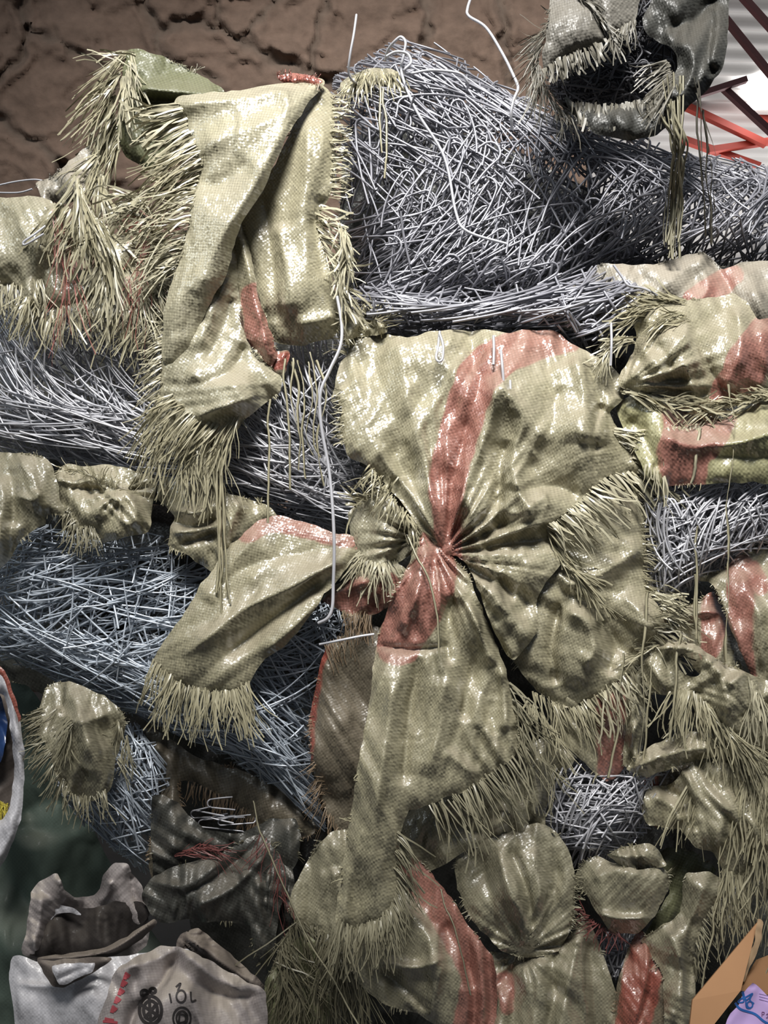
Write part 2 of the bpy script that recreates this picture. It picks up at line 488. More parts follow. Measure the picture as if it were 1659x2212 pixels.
def fray_all():
    """short broken tape ends along torn stretches of every piece of woven cloth"""
    for sh, mat, fr in FRAY_LATER:
        tm = {'olive': 'olive', 'pale': 'pale', 'green': 'olive', 'dull': 'dull', 'inner': 'dull', 'dusty': 'grey', 'rust': 'brown', 'umber': 'brown', 'slate': 'shade', 'grey': 'grey'}.get(next((k for k, v in MAT.items() if v is mat), ''))
        if tm is None or fr == 0 or len(sh.poly) < 30: continue
        r = np.random.default_rng(sh.seed + 5)
        p = sh.poly; nx = np.roll(p, -1, 0)
        seg = np.hypot(*(nx - p).T); cum = np.concatenate([[0], np.cumsum(seg)])
        n = int(cum[-1] / 3.6)
        t = np.sort(r.uniform(0, cum[-1], n))
        keep = perlin(t / 90, t * 0, sh.seed + 6) > 0.16
        t = t[keep]
        if len(t) < 16: continue
        i = np.clip(np.searchsorted(cum, t) - 1, 0, len(p) - 1)
        f = ((t - cum[i]) / np.maximum(seg[i], 1e-6))[:, None]
        q = p[i] * (1 - f) + nx[i] * f
        d = nx[i] - p[i]
        area = 0.5 * np.sum(p[:, 0] * nx[:, 1] - nx[:, 0] * p[:, 1])
        out = np.degrees(np.arctan2(-d[:, 0], d[:, 1])) if area > 0 else np.degrees(np.arctan2(d[:, 0], -d[:, 1]))
        a = out + r.normal(0, 22, len(t))
        q = q - 3 * np.stack([np.cos(np.radians(out)), np.sin(np.radians(out))], 1)
        ln = r.uniform(5, 9, len(t)) + 34 * np.clip(perlin(t / 25, t * 0 + 3, sh.seed + 7), 0, 1) * r.uniform(0.3, 1, len(t))
        ribbons('fringe', q, a, ln, sh.height(q[:, 0], q[:, 1]), TAPE[tm], sh.obj, width=3.2, curl=0.3, droop=0.3, lift=2, steps=5, seed=sh.seed)

def tube_arrays(P, radius, sides=5):
    """P (k,3) world polyline -> verts, quads of a closed thin tube"""
    k = len(P)
    T = np.gradient(P, axis=0); T /= np.linalg.norm(T, axis=1, keepdims=True) + 1e-12
    ref = np.array([0.12, 1.0, 0.08])
    A = np.cross(T, ref); A /= np.linalg.norm(A, axis=1, keepdims=True) + 1e-9
    B = np.cross(T, A)
    an = np.arange(sides) * 2 * math.pi / sides
    V = (P[:, None] + radius * (np.cos(an)[None, :, None] * A[:, None] + np.sin(an)[None, :, None] * B[:, None])).reshape(-1, 3)
    i = np.arange(k - 1)[:, None] * sides; j = np.arange(sides)[None]; jn = (j + 1) % sides
    F = np.stack([i + j, i + jn, i + sides + jn, i + sides + j], -1).reshape(-1, 4)
    return V, F

def tubes(name, polylines, radii, mat, parent=None, sides=5):
    VV, FF, off = [], [], 0
    for P, r in zip(polylines, radii):
        V, F = tube_arrays(P, r, sides)
        VV.append(V); FF.append(F + off); off += len(V)
    return mesh_obj(name, np.concatenate(VV), np.concatenate(FF), mat, parent)

def wire_path(r, x, y, ang, L, curv, noise, step, hook0, hook1):
    """integrate a bent wire in pixel space; hook = (turn sign, radius, degrees, leg) or None"""
    def run(x, y, a, L, k, hook):
        out = [(x, y)]
        n = max(2, int(L / step)); ds = L / n
        dn = r.normal(0, noise)
        for i in range(n):
            a += k * ds + dn * 0.12 * ds / step + r.normal(0, noise * 0.35)
            x += math.cos(a) * ds; y += math.sin(a) * ds
            out.append((x, y))
        if hook:
            sg, rad, deg, leg = hook
            m = max(4, int(deg / 24)); da = math.radians(deg) / m
            for i in range(m):
                a += sg * da; x += math.cos(a) * rad * da; y += math.sin(a) * rad * da
                out.append((x, y))
            q = max(1, int(leg / (step * 1.5)))
            kk = r.normal(0, 0.003)
            for i in range(q):
                a += kk * leg / q; x += math.cos(a) * leg / q; y += math.sin(a) * leg / q
                out.append((x, y))
        return out
    f = run(x, y, ang, L / 2, curv, hook1)
    b = run(x, y, ang + math.pi, L / 2, -curv, hook0)
    return np.array(b[:0:-1] + f)

def wire_bundle(label, poly, base, bulge, flows, n_parts, n_mass, rad_px, thick=90, margin=18, mat=None, seed=1, mass_mat=None, cat='wire bundle', bulge_px=110, group='bales of bent wire'):
    """a bale of bent wires: the nearest wires are parts of their own, the countless rest is one part of kind stuff"""
    r = np.random.default_rng(seed)
    mat = mat or WIRE
    P = catmull(poly, 4, closed=True)
    c = P.mean(0)
    root = thing('wire_bundle', label, cat, tuple(W(c[0], c[1], base)), group)
    lo, hi = P.min(0), P.max(0)
    def surf(x, y):
        d, _, _, _ = seg_dist(x, y, P[::2], True)
        sgn = np.where(inside(x, y, P), 1, -1)
        q = np.clip(d * sgn / bulge_px, -0.3, 1)
        return base + bulge * np.where(q > 0, np.sqrt(np.clip(1 - (1 - q) ** 2, 0, 1)), q * 0.5) - bulge
    ws = np.array([f['w'] for f in flows]); ws = ws / ws.sum()
    total = n_parts + n_mass
    layers = np.concatenate([r.uniform(-9, 3, n_parts), thick * r.uniform(0, 1, n_mass) ** 1.25 * -1 + r.uniform(-4, 4, n_mass)])
    raw = []
    for i in range(total):
        f = flows[int(r.choice(len(flows), p=ws))]
        zone = f.get('zone')
        zp = np.asarray(zone, float) if zone is not None else P
        l2, h2 = zp.min(0), zp.max(0)
        for _ in range(40):
            x = r.uniform(l2[0], h2[0]); y = r.uniform(l2[1], h2[1])
            if inside(np.array([x]), np.array([y]), zp)[0] and (zone is None or inside(np.array([x]), np.array([y]), P)[0]): break
        fl = f['field']
        if len(fl) == 1: a = math.radians(fl[0][2])
        else:
            sx = sy = 0
            for fx, fy, fa in fl:
                w = 1 / ((x - fx) ** 2 + (y - fy) ** 2 + 60 ** 2) ** 1.5
                sx += w * math.cos(math.radians(fa)); sy += w * math.sin(math.radians(fa))
            a = math.atan2(sy, sx)
        a += math.radians(r.normal(0, f.get('jit', 10)))
        L = r.uniform(*f['len']); k = r.uniform(*f.get('curv', (0, 0)))
        def hook(key):
            hk = f.get(key)
            if not hk or r.uniform() > hk[0]: return None
            return (hk[1] if r.uniform() < 0.85 else -hk[1], r.uniform(*hk[2]), r.uniform(*hk[3]), r.uniform(*hk[4]))
        raw.append((i, wire_path(r, x, y, a, L, k, f.get('noise', 0.012), 9.0, hook('hook0'), hook('hook1')), len(wire_path.__code__.co_code)))
    # clip all to the outline grown by the margin
    allp = np.concatenate([q[1] for q in raw])
    d, _, _, _ = seg_dist(allp[:, 0], allp[:, 1], P[::2], True)
    ok = inside(allp[:, 0], allp[:, 1], P) | (d < margin)
    hs = surf(allp[:, 0], allp[:, 1])
    off = 0
    mass, mr = [], []
    for i, q, _ in raw:
        n = len(q)
        o = ok[off:off + n]; h = hs[off:off + n]; off += n
        m = n // 2
        a = m
        while a > 0 and o[a - 1]: a -= 1
        b = m
        while b < n - 1 and o[b + 1]: b += 1
        if b - a < 4: continue
        qq = q[a:b + 1]; hh = h[a:b + 1]
        s = np.linspace(-1, 1, len(qq))
        # smooth the depth along the wire so that it stays a stiff piece of wire
        hh = np.convolve(np.pad(hh, 3, mode='edge'), np.ones(7) / 7, 'valid')
        hh = hh + layers[i] + s * r.normal(0, 7) + (1 - s * s) * r.normal(0, 4)
        pts = W(qq[:, 0], qq[:, 1], hh)
        rr = rad_px * S * r.uniform(0.85, 1.1)
        if i < n_parts:
            tubes('wire', [pts], [rr * 1.12], mat, root, 6)
        else:
            mass.append(pts); mr.append(rr)
    o = tubes('wire_mass', mass, mr, mass_mat or mat, root, 5)
    o['kind'] = 'stuff'
    return root

def loose_wire(label, pts, rad_px=3.0, mat=None, group='loose bent wires', name='bent_wire'):
    p = catmull(np.asarray(pts, float), 8)
    o = tubes(name, [W(p[:, 0], p[:, 1], p[:, 2])], [rad_px * S], mat or WIRE, None, 8)
    return tag(o, label, 'wire', group)

def hanging_tapes(label, lines, mat='pale', width=5, name='plastic_strand', seed=3, group='loose tapes hanging from the sacks'):
    """one or several long tapes hanging together: each tape a part when there are several"""
    r = np.random.default_rng(seed)
    root = None
    objs = []
    if len(lines) > 1:
        p0 = lines[0][0]
        root = thing(name, label, 'strand', tuple(W(*p0)), group)
    for ln in lines:
        p = catmull(np.asarray(ln, float), 10)
        p[:, 0] += 6 * perlin(np.linspace(0, len(p) / 9, len(p)), np.full(len(p), r.uniform(0, 50)), seed) + np.cumsum(r.normal(0, 0.5, len(p)))
        p[:, 2] += np.cumsum(r.normal(0, 0.3, len(p)))
        P = W(p[:, 0], p[:, 1], p[:, 2])
        T = np.gradient(P, axis=0); T /= np.linalg.norm(T, axis=1, keepdims=True) + 1e-9
        sd = np.cross(T, np.array([0, 1.0, 0])); sd /= np.linalg.norm(sd, axis=1, keepdims=True) + 1e-9
        nm = np.cross(sd, T)
        tw = (r.uniform(-0.6, 0.6) + np.cumsum(r.normal(0, 0.16, len(p))))[:, None]
        s2 = sd * np.cos(tw) + nm * np.sin(tw)
        n2 = np.cross(s2, T)
        w = width * S * 0.5 * r.uniform(0.6, 1.1)
        V = np.stack([P - s2 * w, P + n2 * w * 0.18, P + s2 * w, P - n2 * w * 0.18], 1).reshape(-1, 3)
        i = np.arange(len(p) - 1)[:, None] * 4; j = np.arange(4)[None]; jn = (j + 1) % 4
        F = np.stack([i + j, i + jn, i + 4 + jn, i + 4 + j], -1).reshape(-1, 4)
        objs.append(mesh_obj('tape' if root else name, V, F, TAPE[mat], root))
    if root is None:
        tag(objs[0], label, 'strand', group)
        return objs[0]
    return root

def sack(label, at, name='woven_sack', cat='sack', group=None):
    return thing(name, label, cat, tuple(W(*at)), group or ('white sacks at the foot of the stack' if 'white' in label.split()[:2] or 'printed' in label or 'triangles' in label else 'torn woven sacks in the stack' if cat == 'sack' else 'scraps caught between the bales'))

def marks(name, strokes, width, sheet, mat, parent, lift=0.9):
    """printed strokes lying on a sheet"""
    VV, FF, off = [], [], 0
    for st in strokes:
        p = catmull(np.asarray(st, float), 6) if len(st) > 2 else np.stack([np.linspace(st[0][k], st[1][k], 8) for k in (0, 1)], 1)
        T = np.gradient(p, axis=0); T /= np.linalg.norm(T, axis=1, keepdims=True) + 1e-9
        s = np.stack([-T[:, 1], T[:, 0]], 1) * width / 2
        a = p - s; b = p + s
        V = np.stack([W(a[:, 0], a[:, 1], sheet.height(a[:, 0], a[:, 1]) + lift), W(b[:, 0], b[:, 1], sheet.height(b[:, 0], b[:, 1]) + lift)], 1).reshape(-1, 3)
        i = np.arange(len(p) - 1) * 2
        FF.append(np.stack([i, i + 1, i + 3, i + 2], 1) + off); VV.append(V); off += len(V)
    return mesh_obj(name, np.concatenate(VV), np.concatenate(FF), mat, parent)

def box_between(a, b, w, t, up=(0, 1, 0)):
    a = np.asarray(a, float); b = np.asarray(b, float)
    T = b - a; T /= np.linalg.norm(T)
    s = np.cross(T, np.asarray(up, float)); s /= np.linalg.norm(s)
    n = np.cross(s, T)
    V = []
    for p in (a, b):
        for i, j in ((-1, -1), (1, -1), (1, 1), (-1, 1)):
            V.append(p + s * i * w / 2 + n * j * t / 2)
    F = [(0, 1, 2, 3), (7, 6, 5, 4), (0, 4, 5, 1), (1, 5, 6, 2), (2, 6, 7, 3), (3, 7, 4, 0)]
    return V, F

#---SCENE---
# ------------------------------------------------------------------ the setting
def stone_wall():
    hw = -550.0
    res = 5.0
    gx = np.arange(-900, 1275, res); gy = np.arange(-260, 1500, res * 1.5)
    X, Y = np.meshgrid(gx, gy)
    x = X.ravel(); y = Y.ravel()
    x = x + 6 * perlin(x / 40, y / 40, 5); 
    cracks = [
        ([(290, -60), (320, 20), (345, 62), (400, 45), (450, 55), (520, 85), (580, 125), (620, 140), (690, 172), (760, 195), (860, 215), (980, 240)], 13),
        ([(480, -60), (472, 20), (470, 60), (510, 82)], 9), ([(345, 62), (342, 100), (380, 140), (470, 175)], 9),
        ([(-100, 215), (-20, 240), (30, 285), (90, 318), (130, 350), (230, 400), (330, 420)], 12),
        ([(40, -60), (48, 30), (55, 60), (105, 80), (150, 105), (230, 150), (260, 210)], 10), ([(55, 60), (40, 130), (-40, 190)], 8),
        ([(700, 0), (685, 80), (672, 150)], 9), ([(520, 85), (560, 40), (600, 0), (640, -60)], 7),
        ([(905, -60), (925, 40), (918, 110), (880, 180), (850, 215)], 12), ([(1075, -60), (1090, 60), (1100, 170), (1090, 260)], 12),
        ([(130, 350), (120, 450), (150, 600)], 12), ([(330, 420), (350, 560), (450, 640), (700, 660)], 12), ([(760, 195), (780, 420), (700, 660)], 12),
        ([(980, 240), (1000, 480), (1200, 560)], 12), ([(-300, 560), (150, 600), (450, 640)], 14), ([(700, 660), (1000, 800), (1270, 820)], 14),
        ([(-300, 940), (100, 980), (600, 960), (1270, 1100)], 14), ([(-300, 1250), (300, 1290), (900, 1240), (1270, 1300)], 14),
        ([(250, 610), (270, 960)], 12), ([(620, 660), (640, 960)], 12), ([(60, 980), (80, 1260)], 12), ([(800, 990), (790, 1250)], 12),
        ([(-150, -60), (-130, 200), (-60, 230)], 12), ([(-200, 300), (-190, 560)], 12)]
    h = 7 * perlin(x / 150, y / 110, 21) + 3 * perlin(x / 60, y / 45, 22) + 1.5 * perlin(x / 22, y / 18, 23) + 1.4 * perlin(x / 9, y / 8, 24)
    mort = np.zeros_like(x)
    depth_ = (1.0, 0.5, 0.35, 0.8, 0.6)
    for i, (c, w) in enumerate(cracks):
        p = catmull(c, 6)
        wx = x + 9 * perlin(x / 32, y / 32, 40 + i) + 4 * perlin(x / 11, y / 11, 140 + i); wy = y + 7 * perlin(x / 28, y / 28, 60 + i)
        d, _, _, _ = seg_dist(wx, wy, p)
        ww = w * (0.75 + 0.6 * perlin(x / 50, y / 50, 80 + i))
        f = np.exp(-(d / np.maximum(ww * 1.25, 4)) ** 1.6)
        h -= 15 * f * depth_[i % 5] * np.clip(0.85 + 0.8 * perlin(x / 70, y / 70, 200 + i), 0.1, 1.5)
        h += 5 * np.exp(-((d - ww * 2.2) / 10) ** 2)
        mort = np.maximum(mort, f)
    # a thin slab of render flaked off some stones
    fl = smooth01((perlin(x / 170 + 3, y / 90, 31) - 0.12) / 0.06)
    fl2 = smooth01((perlin(x / 120 + 9, y / 60 + 2 + x / 400, 33) - 0.2) / 0.04)
    h += 5 * fl - 4 * fl2
    h = hw + h * 1.25
    xx = X.ravel()
    V = W(xx, y, h)
    ny, nx = X.shape
    i = (np.arange(ny - 1)[:, None] * nx + np.arange(nx - 1)[None]).ravel()
    F = np.stack([i, i + nx, i + nx + 1, i + 1], 1)
    m, nt, b = new_mat('rough_stone')
    L = nt.links.new
    tc = N(nt, 'ShaderNodeTexCoord')
    n1 = N(nt, 'ShaderNodeTexNoise'); n1.inputs['Scale'].default_value = 3.5; n1.inputs['Detail'].default_value = 10; n1.inputs['Roughness'].default_value = 0.65
    L(tc.outputs['Object'], n1.inputs['Vector'])
    c1 = mix_col(nt, n1.outputs[0], (0.115, 0.074, 0.054), (0.27, 0.185, 0.14))
    n2 = N(nt, 'ShaderNodeTexNoise'); n2.inputs['Scale'].default_value = 45; n2.inputs['Detail'].default_value = 8
    L(tc.outputs['Object'], n2.inputs['Vector'])
    at = N(nt, 'ShaderNodeAttribute', attribute_name='mortar')
    c2 = mix_col(nt, math_node(nt, 'MULTIPLY', at.outputs['Fac'], 0.75), c1, (0.15, 0.115, 0.09))
    vm = N(nt, 'ShaderNodeVectorMath', operation='SCALE'); L(c2, vm.inputs[0])
    L(math_node(nt, 'MULTIPLY_ADD', n2.outputs[0], 0.7, 0.62), vm.inputs['Scale'])
    L(vm.outputs[0], b.inputs['Base Color'])
    b.inputs['Roughness'].default_value = 0.95
    bu = N(nt, 'ShaderNodeBump'); bu.inputs['Strength'].default_value = 0.6; bu.inputs['Distance'].default_value = 0.006
    L(n2.outputs[0], bu.inputs['Height']); L(bu.outputs[0], b.inputs['Normal'])
    o = mesh_obj('wall_back', V, F, m, None, attrs={'mortar': mort})
    # the wall has its real thickness: an end face and a rear face
    o['kind'] = 'structure'
    xr = V[:, 0].max(); zt, zb = V[:, 2].max(), V[:, 2].min()
    Vb = [(xr, .55, zb), (xr, .55, zt), (xr, .95, zt), (xr, .95, zb)]
    e = mesh_obj('wall_end', Vb, [(0, 1, 2, 3)], m, None, False, attrs={'mortar': np.zeros(4)})
    e['kind'] = 'structure'
stone_wall()

lw = mesh_obj('wall_left', [(-2.7, -4, 0), (-2.7, 10, 0), (-2.7, 10, 3.95), (-2.7, -4, 3.95)], [(0, 1, 2, 3)], plain('dim_plaster', (0.16, 0.14, 0.125), 0.9, 4, 0.3), None, False)
lw['kind'] = 'structure'
fl = mesh_obj('floor', [(-6, -4, 0), (9, -4, 0), (9, 10, 0), (-6, 10, 0)], [(0, 1, 2, 3)], plain('concrete_floor', (0.12, 0.115, 0.11), 0.9, 8, 0.4, 0.3), None, False)
fl['kind'] = 'structure'

# corrugated roof of the hall, with one bright roof light
ZR = ZC + 3.0
def corrugated(name, x0, x1, y0, y1, mat, slope=0.06, amp=0.02, pitch=0.16):
    ys = np.arange(y0, y1 + 1e-6, pitch / 10)
    xs = np.array([x0, x1])
    z = ZR + amp * np.sin(ys / pitch * 2 * math.pi)
    V = []
    for x in xs:
        V += [(x, y - slope * (x - 1.5), zz + 0.0) for y, zz in zip(ys, z)]
    n = len(ys)
    F = [(i, i + 1, n + i + 1, n + i) for i in range(n - 1)]
    o = mesh_obj(name, V, F, mat, None)
    o['kind'] = 'structure'
    return o
m_roof = plain('corrugated_sheet', (0.62, 0.60, 0.58), 0.55, 3, 0.15)
corrugated('ceiling', -4, 9, 2.4, 10.0, m_roof, slope=-0.05)
m_glow, nt, b = new_mat('bright_roof_light')
b.inputs['Base Color'].default_value = (0.9, 0.9, 0.9, 1)
b.inputs['Emission Color'].default_value = (1, 0.99, 0.98, 1)
b.inputs['Emission Strength'].default_value = 5
def rw(px, py, dz=0.0):
    """the point of the roof plane seen at a photo pixel"""
    k = (ZR - dz - ZC) / (1106.0 - py)
    return np.array([(px - 829.5) * k, FPX * k - D, ZR - dz])
win = mesh_obj('window_1', [rw(1590, 172, .03), rw(1690, 150, .03), rw(1740, 235, .03), rw(1625, 238, .03)], [(0, 1, 2, 3)], m_glow, None, False)
win['kind'] = 'structure'
far = mesh_obj('wall_far', [(-4, 9.6, 0), (9, 9.6, 0), (9, 9.6, ZR), (-4, 9.6, ZR)], [(0, 1, 2, 3)], plain('pale_far_wall', (0.55, 0.52, 0.50), 0.8, 3, 0.2), None, False)
far['kind'] = 'structure'

m_red = plain('red_steel', (0.62, 0.085, 0.055), 0.5, 6, 0.2)
m_maroon = plain('maroon_steel', (0.22, 0.085, 0.09), 0.55, 6, 0.2)
def far_pt(px, py, y):
    k = (y + D) / FPX
    return np.array([(px - 829.5) * k, y, ZC - (py - 1106) * k])
def truss(label, bars, y, mat, w=0.09):
    root = thing('roof_truss', label, 'roof truss', tuple(far_pt(*bars[0][1], y)))
    for q, (nm, a, b_) in enumerate(bars):
        V, F = box_between(far_pt(*a, y + q * w), far_pt(*b_, y + q * w), w, w, (0, 1, 0))
        mesh_obj(nm, V, F, mat, root, False)
truss('maroon steel truss nearest the hanging sack, its long rafters running down to the right', [('rafter', (1592, -20), (1700, 100)), ('rafter', (1560, 32), (1700, 205)), ('tie_beam', (1500, 208), (1612, 172)), ('web_bar', (1560, 188), (1700, 318))], 3.3, m_maroon, 0.032)
truss('bright red steel truss low behind the wire, under the glaring roof light', [('web_bar', (1478, 228), (1655, 312)), ('tie_beam', (1530, 325), (1700, 300)), ('web_bar', (1460, 296), (1640, 360)), ('web_bar', (1610, 232), (1700, 282))], 4.6, m_red, 0.045)
m_post = plain('white_painted_post', (0.75, 0.75, 0.75), 0.5)
V, F = box_between(far_pt(1640, 310, 6.0), (far_pt(1632, 500, 6.0)[0], 6.0, 0.0), 0.07, 0.07)
tag(mesh_obj('post', V, F, m_post, None, False), 'thin white post standing far off under the red truss', 'post')
# ------------------------------------------------------------------ bales of bent wire
HP = (0.85, 1, (12, 24), (125, 180), (50, 150))
wire_bundle('biggest bale of bent grey wire, at the top before the stone wall',
    [(725, 200), (745, 165), (830, 115), (870, 88), (905, 97), (960, 112), (1010, 150), (1080, 190), (1130, 213), (1180, 232), (1240, 252), (1300, 285), (1400, 305), (1440, 322), (1500, 345), (1700, 385), (1700, 590), (1600, 570), (1520, 565), (1450, 575), (1330, 585), (1280, 590), (1230, 640), (1150, 665), (1000, 660), (860, 690), (790, 690), (765, 640), (760, 500), (735, 400)],
    0, 110, [
        dict(w=1.6, field=[(830, 130, 10), (960, 150, 30), (1100, 230, 35), (1300, 310, 22), (1500, 360, 14)], jit=9, len=(240, 420), curv=(0.0006, 0.003), hook0=(0.7, -1, (12, 24), (100, 190), (20, 90)), zone=[(740, 190), (840, 110), (1000, 150), (1300, 290), (1690, 390), (1690, 420), (1300, 340), (1000, 210), (740, 230)]),
        dict(w=5.5, zone=[(735, 250), (1000, 240), (1250, 310), (1690, 430), (1690, 590), (1280, 600), (860, 690), (765, 640)], field=[(800, 300, -75), (900, 500, -52), (1200, 450, -60), (1500, 480, -52), (800, 620, -35)], jit=12, len=(90, 200), curv=(-0.0005, 0.005), hook1=HP, noise=0.012),
        dict(w=2.6, field=[(900, 600, -24), (1200, 520, -30), (1500, 500, -35)], jit=12, len=(140, 330), curv=(-0.0012, 0.0012), hook1=(0.4, 1, (8, 16), (100, 180), (8, 50)), zone=[(730, 430), (1700, 430), (1700, 640), (730, 720)]),
        dict(w=2.6, field=[(850, 150, 18), (1000, 200, 28), (1200, 300, 38), (1400, 360, 30), (750, 300, 40)], jit=12, len=(140, 330), curv=(0.0004, 0.0022), hook0=(0.55, -1, (10, 22), (90, 180), (10, 60)), zone=[(730, 90), (1000, 90), (1300, 260), (1700, 370), (1700, 430), (730, 400)]),
        dict(w=1.5, field=[(900, 400, 80), (1300, 450, 70)], jit=25, len=(80, 180), curv=(-0.003, 0.003), hook1=(0.6, 1, (8, 18), (120, 190), (10, 40)))],
    100, 900, 2.35, thick=120, seed=5, mat=WIRE_GREY, margin=12)
wire_bundle('fan of long curved wire sweeping right under the biggest bale',
    [(770, 640), (860, 620), (1000, 640), (1180, 615), (1290, 590), (1400, 605), (1408, 650), (1330, 720), (1290, 775), (1230, 745), (1190, 714), (1000, 712), (860, 716), (775, 700)],
    46, 60, [
        dict(w=3, field=[(850, 690, 4), (1050, 690, -12), (1300, 640, -22)], jit=7, len=(220, 460), curv=(-0.0016, -0.0004), hook1=(0.15, 1, (6, 10), (90, 150), (8, 20))),
        dict(w=1.2, field=[(1000, 700, 55), (1300, 680, 62)], jit=12, len=(60, 140)),
        dict(w=1.2, field=[(1000, 680, -45)], jit=14, len=(80, 180), curv=(-0.002, 0.002), hook1=(0.4, 1, (8, 14), (90, 170), (8, 30)))],
    70, 170, 2.3, thick=60, seed=6, mat=WIRE_GREY, bulge_px=70)
wire_bundle('bale of fine curved wire at the left, below the tuft of frayed sacking',
    [(-40, 630), (80, 640), (300, 690), (420, 760), (600, 790), (640, 745), (740, 735), (738, 860), (748, 980), (830, 1060), (860, 1090), (780, 1160), (690, 1135), (640, 1120), (500, 1085), (340, 1042), (200, 1010), (0, 974), (-40, 970)],
    20, 70, [
        dict(w=4, field=[(50, 780, 48), (300, 850, 50), (600, 950, 48), (720, 800, 62)], jit=9, len=(190, 340), curv=(-0.005, -0.002)),
        dict(w=2.4, field=[(50, 950, 8), (200, 960, 16), (600, 1080, 16), (750, 1120, 12)], jit=7, len=(200, 360), curv=(-0.0012, -0.0002), zone=[(-40, 850), (340, 900), (700, 950), (860, 1090), (780, 1170), (340, 1050), (-40, 980)]),
        dict(w=0.9, field=[(100, 800, 100), (600, 900, 80)], jit=18, len=(80, 160), curv=(-0.002, 0.002), hook1=(0.5, -1, (8, 14), (70, 150), (8, 30))),
        dict(w=0.6, field=[(650, 900, -40), (150, 720, -20)], jit=16, len=(100, 220), curv=(-0.002, 0.003))],
    100, 900, 2.0, thick=95, seed=7, margin=10)
wire_bundle('bale of fine springy wire at lower left, bulging out below the small tied sack',
    [(35, 1155), (100, 1138), (210, 1172), (320, 1150), (372, 1185), (470, 1240), (560, 1260), (700, 1290), (770, 1330), (760, 1420), (700, 1440), (675, 1560), (672, 1690), (700, 1790), (640, 1740), (560, 1675), (440, 1605), (300, 1545), (160, 1485), (80, 1440), (-40, 1395), (-40, 1230)],
    10, 70, [
        dict(w=4, field=[(200, 1230, 168), (450, 1300, 166), (200, 1400, 155), (600, 1480, 160)], jit=9, len=(140, 300), curv=(0.0012, 0.0045), hook1=(0.35, 1, (8, 14), (30, 90), (3, 8))),
        dict(w=3, field=[(0, 1380, 34), (200, 1480, 26), (450, 1590, 28), (620, 1620, 45)], jit=8, len=(220, 420), curv=(-0.0012, 0.0004), zone=[(-40, 1330), (200, 1400), (500, 1500), (680, 1480), (700, 1790), (640, 1740), (560, 1675), (300, 1545), (80, 1440), (-40, 1400)]),
        dict(w=2, field=[(100, 1300, 100), (300, 1400, 80), (600, 1550, 62)], jit=14, len=(100, 230), curv=(-0.0015, 0.0015)),
        dict(w=1.4, field=[(300, 1200, 8), (600, 1550, 15)], jit=9, len=(140, 260), curv=(-0.001, 0.002))],
    100, 1050, 1.85, thick=110, seed=8, margin=8, mat=WIRE_BLUE)
wire_bundle('small sagging cage of wire at lower left, hanging above the open white sack',
    [(128, 1690), (170, 1690), (250, 1640), (265, 1565), (330, 1590), (380, 1680), (372, 1740), (345, 1800), (322, 1885), (262, 1842), (205, 1800), (160, 1750)],
    -25, 70, [
        dict(w=2, field=[(150, 1720, 50), (300, 1820, 52)], jit=9, len=(130, 260), curv=(-0.002, 0.0005)),
        dict(w=2, field=[(280, 1680, -12)], jit=9, len=(70, 150), curv=(-0.003, 0)),
        dict(w=1.6, field=[(280, 1700, 85)], jit=14, len=(60, 160))],
    60, 220, 1.8, thick=70, seed=9, margin=6, bulge_px=80, mat=WIRE_BLUE)
wire_bundle('bale of tangled hooked wire at the right edge, below the red-striped rolled sack',
    [(1385, 1040), (1500, 1040), (1700, 1025), (1700, 1170), (1600, 1210), (1510, 1250), (1450, 1300), (1405, 1300), (1396, 1200), (1380, 1120)],
    58, 60, [
        dict(w=3, field=[(1420, 1150, -105), (1500, 1120, -80), (1600, 1100, -50)], jit=14, len=(110, 220), curv=(-0.001, 0.009), hook1=(0.8, 1, (10, 24), (70, 170), (15, 90))),
        dict(w=2, field=[(1450, 1250, -35), (1600, 1170, -22)], jit=10, len=(120, 240), curv=(0, 0.006), hook1=(0.5, 1, (6, 14), (50, 120), (8, 30))),
        dict(w=1, field=[(1500, 1120, 55)], jit=14, len=(100, 200), curv=(-0.002, 0.002))],
    90, 420, 1.8, thick=90, seed=10, margin=8, bulge_px=70)
wire_bundle('spray of bright stiff wire in the gap right of the long hanging tail',
    [(1170, 1680), (1190, 1625), (1240, 1635), (1300, 1660), (1390, 1650), (1450, 1640), (1430, 1710), (1400, 1770), (1320, 1830), (1270, 1870), (1220, 1830), (1180, 1790)],
    42, 50, [
        dict(w=2.2, field=[(1260, 1780, -65), (1350, 1720, -55)], jit=9, len=(120, 250), curv=(0.0008, 0.003)),
        dict(w=1.8, field=[(1250, 1700, 12), (1350, 1760, -4)], jit=9, len=(140, 270), curv=(0.0003, 0.002), hook1=(0.3, 1, (6, 10), (50, 90), (4, 10))),
        dict(w=1.6, field=[(1230, 1700, 75)], jit=22, len=(60, 140))],
    70, 200, 1.75, thick=80, seed=12, margin=22, bulge_px=90)
wire_bundle('little nest of wire low in the middle, above the red-brown fold',
    [(1275, 2030), (1310, 2020), (1350, 1995), (1375, 2010), (1355, 2070), (1342, 2110), (1312, 2108), (1290, 2070)],
    -10, 25, [dict(w=1, field=[(1320, 2060, -75)], jit=16, len=(50, 100), curv=(0, 0.004)), dict(w=0.7, field=[(1320, 2060, 10)], jit=12, len=(40, 90), curv=(-0.004, 0.002))],
    26, 60, 2.0, thick=50, seed=13, margin=5, bulge_px=30)
